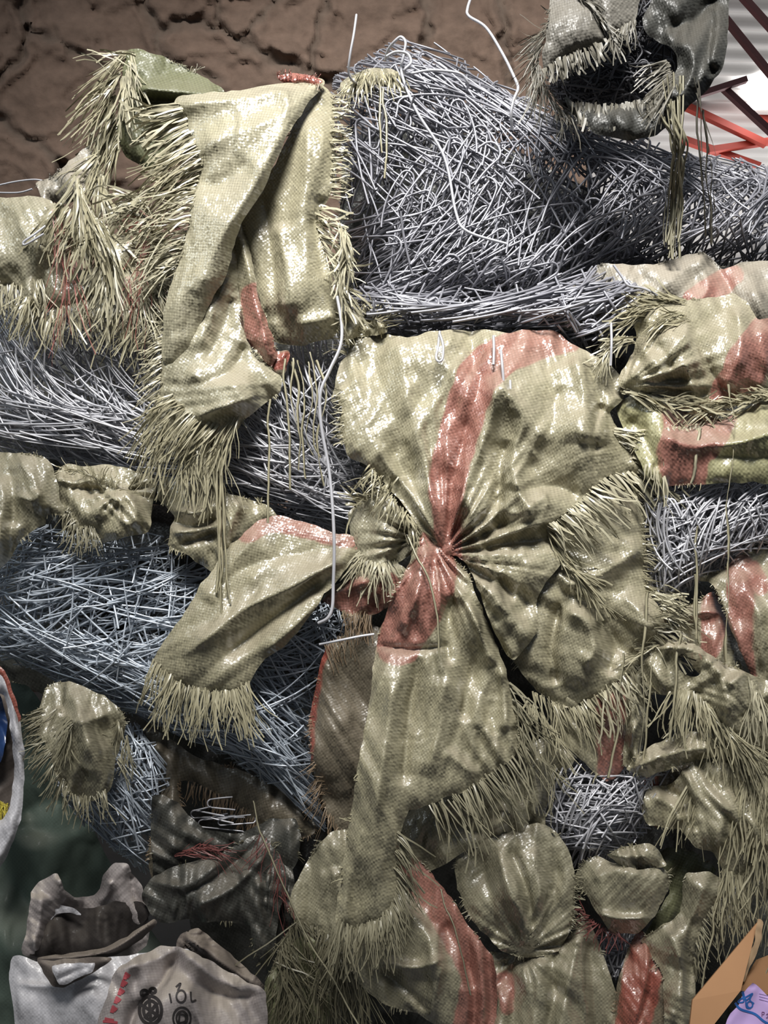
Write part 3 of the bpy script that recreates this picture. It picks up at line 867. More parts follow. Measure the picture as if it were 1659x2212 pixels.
wire_bundle('dark mass of wire inside the torn sack hanging at the top right',
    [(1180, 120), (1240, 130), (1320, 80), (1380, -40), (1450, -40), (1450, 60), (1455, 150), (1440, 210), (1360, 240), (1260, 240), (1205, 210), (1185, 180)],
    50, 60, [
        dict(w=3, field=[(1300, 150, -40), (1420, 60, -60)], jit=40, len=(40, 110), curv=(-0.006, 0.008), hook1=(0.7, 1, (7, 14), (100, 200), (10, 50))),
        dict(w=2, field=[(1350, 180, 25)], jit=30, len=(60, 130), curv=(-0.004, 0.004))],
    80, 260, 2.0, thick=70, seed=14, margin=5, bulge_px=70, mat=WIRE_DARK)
wire_bundle('few stiff staples of wire poking out of the dark sack at lower left',
    [(428, 1720), (470, 1715), (520, 1745), (540, 1765), (535, 1790), (440, 1790)], -38, 10,
    [dict(w=1, field=[(480, 1760, 3)], jit=5, len=(50, 95), hook0=(0.8, 1, (6, 10), (150, 185), (20, 60)), hook1=(0.5, 1, (6, 10), (80, 180), (10, 30)))],
    6, 3, 1.7, thick=14, seed=15, margin=14, bulge_px=30)

# loose wires that stand clear of the bales
loose_wire('straight bright wire sticking up from the top sack fringe against the stone wall', [(770, 32, 20), (764, 75, 25), (756, 120, 20), (753, 155, 10), (762, 175, 0), (775, 180, -20)], 2.6)
loose_wire('long kinked wire rising over the top bale to the upper edge', [(1020, -12, -40), (1010, 18, -35), (1013, 35, -32), (1050, 60, -25), (1085, 115, -18), (1110, 165, -8), (1119, 190, 0), (1110, 215, 4), (1104, 245, 2), (1106, 280, -10)], 3.2)
loose_wire('arched wire looping highest above the top bale', [(832, 130, -20), (838, 108, -10), (852, 90, 0), (866, 80, 5), (876, 92, 8), (872, 120, 5), (868, 160, 0), (900, 240, 5), (960, 340, 8), (985, 460, 10), (1010, 500, 15), (1095, 527, 20)], 3.1)
loose_wire('wire ringed into a small eye above the top bale', [(835, 122, 10), (855, 112, 14), (880, 116, 16), (888, 135, 18), (875, 150, 18), (880, 160, 10), (930, 152, 8), (990, 158, 5), (1010, 178, 0), (1008, 195, -10)], 3.0)
loose_wire('long wire hanging down in front of the left bale, bent at its foot', [(728, 640, 60), (738, 700, 62), (735, 748, 66), (712, 800, 68), (692, 850, 70), (694, 920, 70), (710, 1010, 70), (718, 1090, 75), (722, 1180, 80), (720, 1260, 82), (718, 1310, 84), (708, 1335, 84), (688, 1346, 78)], 3.4)
loose_wire('wire hairpin hooked over the top edge of the central sack', [(950, 716, 66), (946, 750, 76), (942, 772, 80), (948, 781, 82), (956, 774, 82), (957, 745, 78), (950, 722, 72)], 2.6)
loose_wire('short wire stub poking through the red stripe of the central sack', [(1066, 726, 62), (1067, 755, 72), (1066, 788, 76)], 2.8)
loose_wire('wire pin standing out beside the red stripe of the central sack', [(1082, 757, 78), (1085, 790, 84), (1088, 828, 84)], 2.8)
loose_wire('lowest of the short wire pins in the central sack', [(1102, 822, 84), (1103, 845, 88), (1105, 866, 86)], 2.4)
loose_wire('hooked wire end lying on the pale sack at the left edge', [(98, 488, 70), (72, 508, 74), (54, 520, 76), (50, 527, 76), (58, 527, 76), (95, 505, 74)], 2.2)
loose_wire('upper of the two thin wires at the left stone wall', [(-10, 402, -30), (30, 393, -25), (70, 388, -20), (92, 390, -20)], 1.8)
loose_wire('lower of the two thin wires at the left stone wall', [(-10, 416, -25), (40, 416, -20), (70, 408, -18)], 1.8)
loose_wire('pale stick of wire lying across the dark cloth at the centre', [(690, 1392, 60), (740, 1382, 66), (780, 1374, 66), (808, 1370, 64)], 2.6)
loose_wire('kinked wire lying on the back of the upper right sack', [(1325, 572, 60), (1345, 600, 60), (1358, 617, 62), (1385, 622, 60), (1405, 630, 58), (1420, 638, 58)], 2.6)
loose_wire('wire end hanging over the frayed neck of the upper right sack', [(1320, 698, 62), (1321, 740, 70), (1319, 790, 70)], 2.6)
loose_wire('bright curved wire over the right bale running off the edge', [(1480, 1060, 30), (1510, 1065, 36), (1530, 1085, 40), (1545, 1105, 42), (1580, 1130, 40), (1620, 1155, 36), (1680, 1175, 30)], 2.6)
# ------------------------------------------------------------------ torn woven sacks
# the sack draped over the left end of the top bale
s = sack('big olive sack folded over the top bale, its flap sweeping down to a frayed point', (560, 420, 40))
back = Sheet('back_flap', [(272, 112), (300, 105), (350, 122), (400, 145), (450, 172), (485, 200), (470, 260), (400, 340), (330, 370), (275, 340), (250, 290), (256, 230), (262, 170)],
    MAT['inner'], s, [(280, 120, 0), (400, 180, -20), (300, 300, -20), (470, 220, -10)], ridges=[([(300, 190), (380, 200), (470, 205)], 16, 22), ([(300, 215), (380, 222), (460, 225)], -12, 14)], crumple=(8, 110), angle=20, weave_deg=15)
fringe(s, [(268, 112), (250, 180), (245, 240), (255, 330)], 130, (60, 135), (150, 118), back, 'olive', spread=22, width=6, lift=16, droop=0.25, name='fringe')
fringe(s, [(285, 118), (275, 160), (262, 200)], 34, (70, 110), (72, 100), back, 'pale', spread=14, width=7, lift=14, name='fringe')
fringe(s, [(180, 108), (260, 112)], 5, (50, 95), (8, 30), None, 'pale', h=10, width=6, spread=12)
side = Sheet('side_panel', [(692, 186), (707, 192), (722, 215), (722, 280), (722, 350), (722, 410), (700, 445), (686, 485), (696, 525), (712, 575), (722, 625), (738, 655), (736, 700), (718, 730), (680, 742), (640, 746), (600, 740), (580, 712), (566, 665), (548, 600), (532, 540), (522, 480), (535, 440), (575, 390), (605, 330), (640, 262), (668, 215)],
    MAT['olive'], s, [(695, 195, 25), (640, 330, 48), (600, 500, 50), (700, 350, 42), (650, 620, 66), (600, 735, 30), (720, 700, 36), (560, 600, 38)],
    ridges=[([(640, 700), (690, 690), (725, 680)], 12, 30), ([(600, 480), (615, 580), (620, 680)], 10, 26), ([(668, 240), (660, 400), (664, 600)], 7, 26), ([(570, 420), (590, 560), (600, 700)], -9, 16), ([(690, 420), (680, 500), (700, 600)], -8, 16)],
    crumple=(5, 140), fine=1.2, angle=90, weave_deg=4)
fringe(s, [(722, 205), (723, 300), (722, 430)], 95, (22, 48), (-8, 8), side, 'pale', spread=10, width=5, lift=6, droop=0.1)
fringe(s, [(695, 445), (690, 490), (712, 560), (738, 640)], 75, (38, 90), (15, 60), side, 'pale', spread=30, width=7, lift=18, droop=0.15)
fringe(s, [(730, 480), (750, 530), (735, 600)], 45, (40, 80), (80, 110), None, 'pale', h=54, spread=30, width=6, lift=16)
lower = Sheet('hanging_point', [(400, 500), (505, 492), (513, 560), (517, 640), (521, 700), (545, 758), (590, 800), (613, 822), (600, 852), (560, 880), (525, 910), (495, 955), (472, 972), (430, 966), (390, 950), (362, 912), (347, 870), (343, 800), (350, 720), (365, 620)],
    MAT['pale'], s, [(400, 520, 52), (505, 500, 40), (450, 700, 52), (350, 750, 62), (480, 850, 78), (600, 825, 44), (400, 940, 62), (470, 960, 50)],
    ridges=[([(400, 800), (470, 830), (560, 830)], 10, 28), ([(420, 900), (480, 880), (560, 850)], 9, 16), ([(530, 740), (500, 800), (430, 830)], -8, 14), ([(490, 560), (470, 650), (420, 760)], 8, 24), ([(500, 640), (485, 700), (445, 780)], -8, 18)],
    crumple=(7, 80), fine=2.2, angle=30, weave_deg=-14)
fringe(s, [(362, 600), (345, 760), (340, 860)], 110, (28, 62), (172, 150), lower, 'pale', spread=14, width=5, lift=8, droop=0.2)
fringe(s, [(345, 860), (370, 930), (430, 962), (480, 965)], 150, (70, 150), (120, 86), lower, 'olive', spread=12, width=5, lift=12, droop=0.15)
fringe(s, [(360, 850), (440, 920), (520, 905)], 90, (60, 110), (150, 118), lower, 'olive', spread=12, width=5, lift=10, droop=0.2)
fold = Sheet('striped_fold', [(508, 470), (522, 474), (538, 530), (550, 590), (562, 650), (585, 720), (597, 765), (588, 792), (562, 772), (532, 728), (518, 645), (509, 560)],
    MAT['olive'], s, [(515, 490, 44), (545, 620, 56), (580, 780, 52)], ridges=[([(522, 500), (545, 620), (580, 760)], 9, 10)], stripes=[[(548, 640, 60), (572, 760, 76), (590, 800, 80)]], crumple=(4, 50), roll=10, roll_px=12)
Sheet('tucked_end', [(560, 770), (590, 760), (625, 758), (618, 800), (600, 820), (575, 800)], MAT['rust'], s, [(590, 790, 40)], stripes=[[(560, 780, 40), (620, 780, 40)]], crumple=(7, 40))
front = Sheet('front_flap', [(385, 208), (440, 201), (500, 196), (600, 181), (690, 172), (702, 180), (664, 225), (627, 280), (600, 340), (567, 415), (532, 465), (510, 515), (490, 590), (457, 650), (427, 715), (405, 765), (372, 800), (350, 770), (352, 700), (366, 620), (385, 555), (408, 480), (412, 420), (430, 355), (405, 300), (392, 255), (372, 230)],
    MAT['pale'], s, [(690, 176, 34), (600, 200, 58), (450, 230, 64), (400, 260, 60), (560, 350, 84), (480, 450, 84), (430, 600, 78), (380, 760, 68), (600, 320, 78)],
    ridges=[([(700, 180), (600, 250), (480, 300), (420, 330)], 9, 32), ([(640, 240), (560, 380), (470, 530), (420, 640)], 8, 26), ([(420, 380), (470, 400), (540, 350)], -7, 26), ([(395, 225), (500, 215), (640, 190)], 6, 20)],
    crumple=(5, 130), fine=1.0, angle=-45, fray=0, weave_deg=-38)
fringe(s, [(380, 225), (395, 262), (410, 300)], 42, (80, 125), (172, 150), front, 'pale', spread=8, width=9, lift=14, droop=0.12, name='fringe')
fringe(s, [(412, 300), (430, 350), (414, 420)], 90, (70, 160), (152, 172), front, 'olive', spread=14, width=6, lift=14, droop=0.3)
fringe(s, [(412, 410), (400, 490), (370, 590)], 110, (40, 110), (176, 160), front, 'pale', spread=16, width=5, lift=10, droop=0.3)
pk = Sheet('red_edge', [(598, 166), (622, 159), (680, 164), (699, 176), (690, 182), (640, 184), (612, 182)], MAT['rust'], s, [(650, 170, 46)], stripes=[[(590, 170, 60), (700, 175, 60)]], crumple=(3, 40), roll=6, roll_px=8)
fringe(s, [(600, 162), (690, 168)], 40, (5, 14), (-110, -60), pk, 'red', spread=20, width=2, inset=2)

# tuft at the left edge
s = sack('pale torn sack with a shaggy tuft and red threads at the left edge', (180, 520, 40))
a = Sheet('cloth', [(-60, 432), (0, 428), (60, 425), (112, 432), (122, 480), (120, 545), (105, 600), (70, 635), (20, 622), (-60, 610)], MAT['pale'], s, [(0, 440, 40), (0, 540, 66), (110, 500, 60), (50, 620, 40)], crumple=(8, 80), weave_deg=8)
fringe(s, [(-30, 612), (30, 622), (90, 610)], 90, (30, 75), (105, 80), a, 'pale', spread=12, width=5)
b_ = Sheet('cloth', [(75, 395), (110, 384), (150, 348), (188, 320), (204, 345), (196, 390), (175, 425), (140, 440), (95, 430)], MAT['dusty'], s, [(180, 340, 10), (120, 410, 40), (180, 400, 40)], crumple=(12, 50))
fringe(s, [(165, 385), (185, 450), (235, 500)], 95, (80, 150), (95, 70), None, 'olive', h=60, spread=22, width=7, lift=18)
fringe(s, [(205, 330), (215, 380), (230, 430)], 60, (60, 120), (140, 60), None, 'olive', h=30, spread=30, width=6, lift=18)
fringe(s, [(120, 440), (180, 470), (250, 520)], 80, (50, 120), (110, 160), None, 'olive', h=56, spread=26, width=6, lift=16)
c_ = Sheet('cloth', [(200, 520), (240, 505), (292, 518), (302, 550), (285, 585), (235, 600), (208, 570)], MAT['pale'], s, [(250, 550, 74), (210, 540, 60), (280, 590, 60)], crumple=(6, 60), weave_deg=5)
fringe(s, [(205, 565), (235, 598), (290, 585), (302, 550)], 100, (50, 105), (120, 50), c_, 'pale', spread=12, width=5)
d_ = Sheet('cloth', [(40, 620), (90, 560), (150, 575), (240, 590), (330, 540), (375, 560), (350, 640), (280, 660), (200, 650), (120, 670), (60, 660)], MAT['dull'], s, [(100, 620, 46), (250, 620, 44), (350, 590, 40)], crumple=(12, 60))
fringe(s, [(40, 640), (120, 670), (200, 650)], 110, (40, 90), (130, 70), d_, 'olive', spread=25, width=5, lift=16)
fringe(s, [(200, 640), (290, 650), (370, 600)], 120, (40, 90), (110, 60), d_, 'pale', spread=25, width=5, lift=16)
fringe(s, [(290, 420), (330, 470), (360, 540)], 120, (40, 110), (170, 210), None, 'pale', h=54, spread=40, width=6, lift=18)
fringe(s, [(250, 640), (340, 670), (360, 700)], 60, (50, 130), (100, 140), None, 'olive', h=45, spread=20, width=5, lift=16)
fringe(s, [(110, 450), (150, 520), (140, 600)], 26, (80, 190), (80, 100), None, 'red', h=62, spread=12, width=2.4, name='red_threads')
fringe(s, [(250, 560), (300, 620), (330, 480)], 30, (60, 130), (70, 120), None, 'red', h=58, spread=20, width=2.4, name='red_threads')
fringe(s, [(300, 460), (400, 500)], 34, (30, 70), (160, 200), None, 'red', h=60, spread=30, width=2.8, name='red_threads')

# the central sack
s = sack('large central sack with a broad red stripe, gathered at a knot', (1000, 950, 60))
under = Sheet('under_layer', [(1180, 1000), (1390, 1005), (1392, 1100), (1396, 1180), (1402, 1280), (1440, 1335), (1428, 1380), (1372, 1440), (1300, 1500), (1222, 1530), (1162, 1495), (1105, 1425), (1080, 1330), (1100, 1200), (1150, 1100)],
    MAT['olive'], s, [(1390, 1020, 20), (1250, 1200, 62), (1395, 1250, 40), (1200, 1400, 72), (1420, 1340, 50), (1230, 1520, 56), (1110, 1350, 60)],
    ridges=[([(1390, 1180), (1300, 1240), (1210, 1270)], 14, 26), ([(1215, 1320), (1265, 1340), (1285, 1400), (1260, 1440)], 16, 22), ([(1215, 1290), (1190, 1400), (1205, 1480)], -18, 20), ([(1295, 1340), (1330, 1390), (1310, 1460)], -16, 20), ([(1340, 1280), (1390, 1330), (1400, 1360)], 9, 20)],
    crumple=(9, 100), fine=2.6, angle=40, weave_deg=24)
fringe(s, [(1395, 1090), (1394, 1180), (1400, 1285)], 70, (16, 42), (-6, 10), under, 'olive', spread=14, width=4, lift=5)
fringe(s, [(1400, 1270), (1440, 1335), (1372, 1440), (1300, 1500)], 120, (40, 100), (12, 62), under, 'pale', spread=12, width=6, lift=12)
fringe(s, [(1300, 1500), (1225, 1532), (1150, 1490)], 64, (40, 100), (45, 85), under, 'olive', spread=14, width=5, lift=12)
lowflap = Sheet('lower_flap', [(1180, 1515), (1250, 1480), (1320, 1470), (1372, 1440), (1392, 1500), (1365, 1600), (1345, 1660), (1312, 1690), (1262, 1650), (1212, 1600)],
    MAT['olive'], s, [(1300, 1500, 44), (1330, 1660, 30), (1220, 1560, 30)], stripes=[[(1320, 1460, 66), (1318, 1580, 62), (1322, 1700, 56)]], crumple=(9, 60), weave_deg=-5)
body = Sheet('body', [(768, 722), (800, 726), (840, 722), (880, 729), (930, 716), (980, 712), (1020, 717), (1060, 713), (1100, 717), (1150, 713), (1198, 712), (1232, 742), (1290, 770), (1330, 802), (1352, 832), (1345, 862), (1318, 890), (1335, 930), (1358, 955), (1388, 1005), (1378, 1025), (1312, 1030), (1250, 1088), (1182, 1142), (1215, 1210), (1160, 1290), (1162, 1362), (1108, 1426), (1078, 1385), (1046, 1312), (1022, 1240), (988, 1200), (955, 1200), (935, 1175), (900, 1130), (868, 1088), (828, 1040), (790, 1002), (750, 985), (736, 930), (736, 880), (720, 850), (730, 800), (750, 760)],
    MAT['olive'], s, [(770, 730, 20), (1000, 715, 38), (1200, 715, 30), (1340, 830, 44), (900, 850, 66), (1100, 850, 84), (1250, 950, 82), (750, 900, 58), (800, 1000, 60), (960, 1190, 62), (1000, 1050, 76), (1150, 1100, 88), (1100, 1300, 88), (1380, 1010, 52), (1180, 1150, 78)],
    ridges=[([(1072, 812), (1062, 900), (1030, 1000), (1010, 1120)], 12, 20), ([(1050, 790), (1015, 900), (980, 1040), (968, 1180)], -8, 12),
            ([(1235, 770), (1262, 850), (1262, 960)], 15, 32), ([(1340, 850), (1300, 900), (1280, 960)], 10, 22), ([(1205, 830), (1190, 920), (1150, 980)], -7, 30), ([(1300, 870), (1285, 930), (1290, 980)], -12, 14),
            ([(1080, 830), (1130, 900), (1105, 1010), (1160, 1130)], 13, 22), ([(1100, 950), (1075, 1040), (1080, 1150)], -12, 16), ([(1180, 920), (1130, 1000), (1110, 1060)], 11, 20),
            ([(860, 740), (885, 880), (920, 1040), (958, 1180)], 9, 26), ([(800, 760), (850, 900), (900, 1060)], -7, 26), ([(1000, 1060), (1050, 1200), (1100, 1330)], 16, 30),
            ([(1040, 1140), (1075, 1240), (1130, 1340)], -10, 16), ([(1190, 1060), (1120, 1110), (1060, 1090)], 9, 22), ([(1250, 1070), (1190, 1050), (1120, 1060)], -8, 16)],
    fans=[(962, 1195, 3.0, 17, 60, 480)], crumple=(9, 95), fine=2.4, angle=60, aniso=1.2, stripes=[[(1225, 728, 66), (1160, 742, 74), (1085, 768, 84), (1035, 812, 92), (1008, 880, 88), (982, 970, 86), (965, 1050, 78), (966, 1120, 62), (976, 1205, 50)]], fray=0, weave_deg=20, cell=4.5, res=3.6)
fringe(s, [(1330, 925), (1385, 1005), (1380, 1026)], 50, (50, 110), (10, 35), body, 'pale', spread=9, width=6, lift=12)
fringe(s, [(1378, 1026), (1312, 1032), (1250, 1090), (1185, 1142)], 70, (45, 105), (42, 30), body, 'pale', spread=11, width=7, lift=12)
fringe(s, [(1185, 1145), (1212, 1205), (1250, 1240)], 60, (40, 110), (50, 38), body, 'olive', spread=14, width=5, lift=8)
fringe(s, [(1230, 1230), (1270, 1280), (1300, 1300)], 40, (30, 80), (70, 35), under, 'olive', spread=20, width=5, lift=8)
fringe(s, [(735, 845), (735, 900), (740, 960)], 46, (8, 26), (178, 170), body, 'pale', spread=10, width=4, lift=3)
fringe(s, [(745, 760), (770, 722), (830, 722)], 50, (20, 60), (215, 250), body, 'olive', spread=30, width=4, lift=10)
fringe(s, [(800, 1010), (850, 1080), (900, 1140)], 70, (25, 70), (150, 60), body, 'olive', spread=40, width=5, lift=14)

# crumpled neck left of the knot
nk = sack('crumpled frayed neck of sacking bunched up left of the central knot', (830, 1150, 30))
n1 = Sheet('cloth', [(752, 1110), (790, 1070), (840, 1062), (880, 1090), (915, 1130), (925, 1165), (885, 1200), (840, 1225), (790, 1225), (765, 1190)], MAT['pale'], nk, [(840, 1140, 56), (770, 1110, 36), (800, 1210, 44)], fans=[(905, 1165, 3.2, 14, 30, 160)], crumple=(14, 45), fine=4, roll=8)
fringe(nk, [(770, 1090), (830, 1060), (890, 1090)], 60, (25, 65), (200, 330), n1, 'olive', spread=45, width=5, lift=14)
fringe(nk, [(760, 1180), (800, 1220), (860, 1215)], 80, (30, 75), (150, 60), n1, 'pale', spread=25, width=5, lift=10)
n2 = Sheet('striped_end', [(690, 1292), (730, 1262), (790, 1232), (850, 1215), (880, 1235), (862, 1290), (838, 1312), (800, 1330), (742, 1325)], MAT['olive'], nk, [(720, 1290, 20), (820, 1250, 48), (800, 1320, 40)], ridges=[([(700, 1290), (780, 1260), (850, 1230)], 10, 16)], stripes=[[(725, 1310, 60), (770, 1290, 80), (830, 1280, 90)]], crumple=(9, 50), weave_deg=40)
fringe(nk, [(742, 1325), (800, 1332)], 40, (20, 60), (80, 100), n2, 'brown', spread=14, width=3)

# left arm from the knot
ar = sack('long olive sack arm slanting down left, red band along its upper edge, frayed foot', (560, 1290, 40))
arm = Sheet('cloth', [(552, 1128), (600, 1113), (660, 1128), (720, 1150), (762, 1160), (772, 1200), (742, 1240), (702, 1284), (670, 1330), (622, 1390), (565, 1430), (535, 1480), (500, 1498), (400, 1488), (345, 1452), (328, 1432), (350, 1390), (400, 1322), (430, 1270), (462, 1228), (482, 1190), (520, 1158)],
    MAT['olive'], ar, [(760, 1175, 44), (600, 1130, 30), (500, 1200, 40), (600, 1250, 64), (420, 1320, 56), (480, 1400, 74), (560, 1420, 50), (340, 1430, 46), (640, 1340, 58)],
    ridges=[([(755, 1195), (640, 1262), (520, 1320), (390, 1425)], 15, 22), ([(760, 1225), (660, 1330), (570, 1410)], 11, 18), ([(700, 1250), (600, 1330), (480, 1420)], -13, 22), ([(740, 1180), (620, 1200), (520, 1230), (450, 1290)], -6, 22), ([(560, 1150), (500, 1220), (440, 1300)], 8, 24)],
    crumple=(5, 90), fine=1.6, angle=-35, stripes=[[(535, 1150, 46), (585, 1128, 46), (660, 1142, 40), (715, 1160, 36), (770, 1172, 26)]], fray=0, weave_deg=-32)
fringe(ar, [(330, 1432), (400, 1486), (500, 1496), (540, 1475)], 150, (45, 105), (120, 75), arm, 'olive', spread=11, width=5, lift=8)

# small tied sacks in the row under the left bale
t1 = sack('dusty smooth sack at the left edge, bulging beside the small tied one', (30, 1080, 20))
Sheet('cloth', [(-60, 972), (0, 974), (45, 979), (95, 985), (118, 1012), (130, 1080), (147, 1112), (100, 1112), (95, 1132), (60, 1152), (32, 1190), (10, 1222), (-60, 1260)], MAT['dull'], t1, [(0, 990, 10), (40, 1060, 50), (-30, 1150, 50), (100, 1050, 40), (90, 1110, 40)],
    ridges=[([(40, 985), (70, 1040), (95, 1110)], 10, 18), ([(20, 1010), (30, 1080), (25, 1140)], -10, 16), ([(35, 1070), (70, 1080), (85, 1060)], 10, 14), ([(0, 1030), (5, 1100), (-10, 1180)], 8, 18)], crumple=(9, 60), weave_deg=3)
t2 = sack('small olive sack tied in a round knob, second in the row under the left bale', (230, 1080, 20))
w1 = Sheet('cloth', [(116, 1026), (146, 1002), (190, 1006), (240, 1004), (300, 1020), (338, 1036), (331, 1090), (322, 1150), (287, 1157), (245, 1168), (218, 1171), (200, 1144), (170, 1140), (145, 1126), (128, 1088)], MAT['olive'], t2, [(150, 1020, 20), (250, 1110, 66), (320, 1060, 26), (140, 1100, 34), (230, 1040, 36)],
    ridges=[([(205, 1120), (225, 1085), (262, 1062)], 12, 14), ([(262, 1062), (290, 1090), (290, 1140)], 9, 16), ([(150, 1050), (200, 1058), (260, 1060)], -10, 12), ([(120, 1030), (160, 1045), (200, 1035)], 8, 10)], fans=[(262, 1062, 2.4, 10, 20, 110)], crumple=(8, 45), weave_deg=20)
fringe(t2, [(145, 1100), (170, 1140), (205, 1145)], 80, (25, 60), (115, 75), w1, 'dull', spread=25, width=3.5, lift=8)
fringe(t2, [(140, 1010), (230, 1040), (262, 1060)], 40, (18, 50), (180, 320), w1, 'olive', spread=50, width=4, lift=8)
t3 = sack('creased olive sack with pleats, third in the row, behind the hanging frayed tapes', (450, 1130, 20))
Sheet('cloth', [(338, 1052), (360, 1030), (420, 1045), (500, 1068), (575, 1090), (600, 1118), (552, 1140), (522, 1165), (492, 1192), (466, 1234), (430, 1218), (400, 1198), (364, 1182), (369, 1135), (378, 1112), (346, 1084)], MAT['olive'], t3, [(350, 1060, 10), (450, 1100, 40), (380, 1170, 40), (460, 1220, 30), (560, 1110, 20)],
    ridges=[([(372, 1100), (420, 1108), (460, 1095)], 10, 9), ([(375, 1125), (420, 1140), (470, 1120)], -10, 9), ([(372, 1150), (420, 1145), (480, 1135)], 10, 9), ([(390, 1175), (430, 1165), (470, 1150)], -8, 9), ([(520, 1080), (500, 1130), (470, 1200)], 9, 18)], crumple=(7, 45), weave_deg=12)

# the long tail below the knot
tl = sack('long tail of sacking hanging from the knot to a frayed point low in the middle', (930, 1500, 70))
tail = Sheet('cloth', [(908, 1138), (932, 1168), (960, 1188), (1012, 1242), (1046, 1330), (1076, 1400), (1102, 1480), (1118, 1560), (1122, 1618), (1092, 1650), (1050, 1682), (1000, 1712), (960, 1724), (920, 1742), (884, 1752), (866, 1800), (862, 1870), (862, 1930), (832, 1980), (760, 2008), (724, 1990), (736, 1900), (750, 1800), (766, 1700), (782, 1600), (800, 1500), (808, 1430), (818, 1375), (848, 1290), (880, 1225), (896, 1170)],
    MAT['olive'], tl, [(920, 1160, 70), (960, 1190, 70), (940, 1300, 92), (830, 1380, 70), (900, 1450, 100), (1060, 1450, 74), (1100, 1600, 70), (840, 1650, 104), (980, 1620, 84), (800, 1850, 96), (740, 1990, 84), (850, 1930, 80)],
    ridges=[([(850, 1400), (838, 1560), (820, 1700), (800, 1880)], 16, 26), ([(905, 1420), (880, 1580), (870, 1700)], -13, 20), ([(960, 1460), (950, 1560), (920, 1680)], 10, 22), ([(1082, 1440), (1090, 1520), (1095, 1580)], 12, 14), ([(1040, 1380), (1010, 1480), (1000, 1560)], -9, 18), ([(1000, 1260), (1030, 1350), (1060, 1440)], 11, 20), ([(818, 1394), (890, 1402), (965, 1396)], -9, 7), ([(925, 1180), (900, 1280), (870, 1370)], 10, 18), ([(985, 1290), (960, 1360), (970, 1440)], -9, 16), ([(960, 1620), (1010, 1660), (1040, 1670)], 8, 16)],
    fans=[(935, 1170, 3.4, 17, 60, 620)], crumple=(9, 80), fine=2.4, angle=95, aniso=2.4, stripes=[[(935, 1170, 60), (940, 1215, 95), (925, 1260, 116), (890, 1325, 116), (862, 1388, 100)]], weave_deg=12, cell=4.4)
fringe(tl, [(1122, 1616), (1092, 1652), (1000, 1714), (930, 1742)], 66, (60, 130), (50, 62), tail, 'dull', spread=9, width=5, lift=10)
fringe(tl, [(1105, 1480), (1120, 1560), (1122, 1620)], 34, (50, 120), (45, 60), tail, 'dull', spread=18, width=5, lift=10)
fringe(tl, [(724, 1985), (760, 2008), (832, 1980), (862, 1930)], 130, (45, 110), (110, 65), tail, 'dull', spread=14, width=4.5, lift=10)
fringe(tl, [(862, 1800), (862, 1870), (862, 1930)], 50, (40, 100), (40, 60), tail, 'dull', spread=14, width=4.5, lift=10)

# dark sheet behind the tail, with a red selvedge
dk = sack('dark brown sheet with a thin red selvedge, hanging behind the long tail', (740, 1560, -10))
ds = Sheet('cloth', [(692, 1440), (704, 1400), (742, 1372), (800, 1350), (850, 1380), (850, 1500), (830, 1600), (800, 1740), (770, 1815), (740, 1805), (716, 1785), (692, 1722), (672, 1650), (668, 1560)], MAT['umber'], dk, [(690, 1500, 14), (780, 1400, 24), (740, 1600, 30), (740, 1780, 0)], crumple=(8, 90), stripes=[[(704, 1400, 20), (690, 1450, 18), (674, 1560, 16), (672, 1640, 14)]], weave_deg=10)
fringe(dk, [(690, 1450), (672, 1560), (672, 1640), (690, 1720)], 70, (12, 34), (10, -10), ds, 'brown', spread=12, width=2.5, lift=4, inset=0)
fringe(dk, [(700, 1400), (760, 1365), (810, 1350)], 50, (20, 60), (60, 100), ds, 'brown', spread=16, width=3)
fringe(dk, [(674, 1640), (700, 1740), (740, 1806)], 46, (20, 60), (150, 90), ds, 'brown', spread=20, width=3)

# upper right sack
ur = sack('upper right sack, its dusty back flap and bulging front tied in at a frayed neck', (1500, 720, 50))
ub = Sheet('back_flap', [(1205, 690), (1232, 625), (1288, 573), (1332, 570), (1392, 572), (1442, 565), (1482, 549), (1520, 546), (1542, 562), (1562, 581), (1622, 563), (1720, 580), (1720, 730), (1620, 720), (1520, 680), (1420, 690), (1352, 700), (1282, 722), (1220, 710)],
    MAT['dusty'], ur, [(1300, 580, 0), (1500, 560, 0), (1650, 580, 0), (1250, 680, 6), (1340, 650, 12), (1450, 640, 40), (1620, 650, 36)], ridges=[([(1525, 552), (1570, 610), (1590, 660)], -10, 16), ([(1505, 555), (1530, 620), (1500, 660)], 10, 18), ([(1620, 570), (1640, 650), (1650, 720)], 10, 26)],
    stripes=[[(1500, 650, 56), (1545, 622, 58), (1582, 596, 44)]], crumple=(9, 90), weave_deg=18)
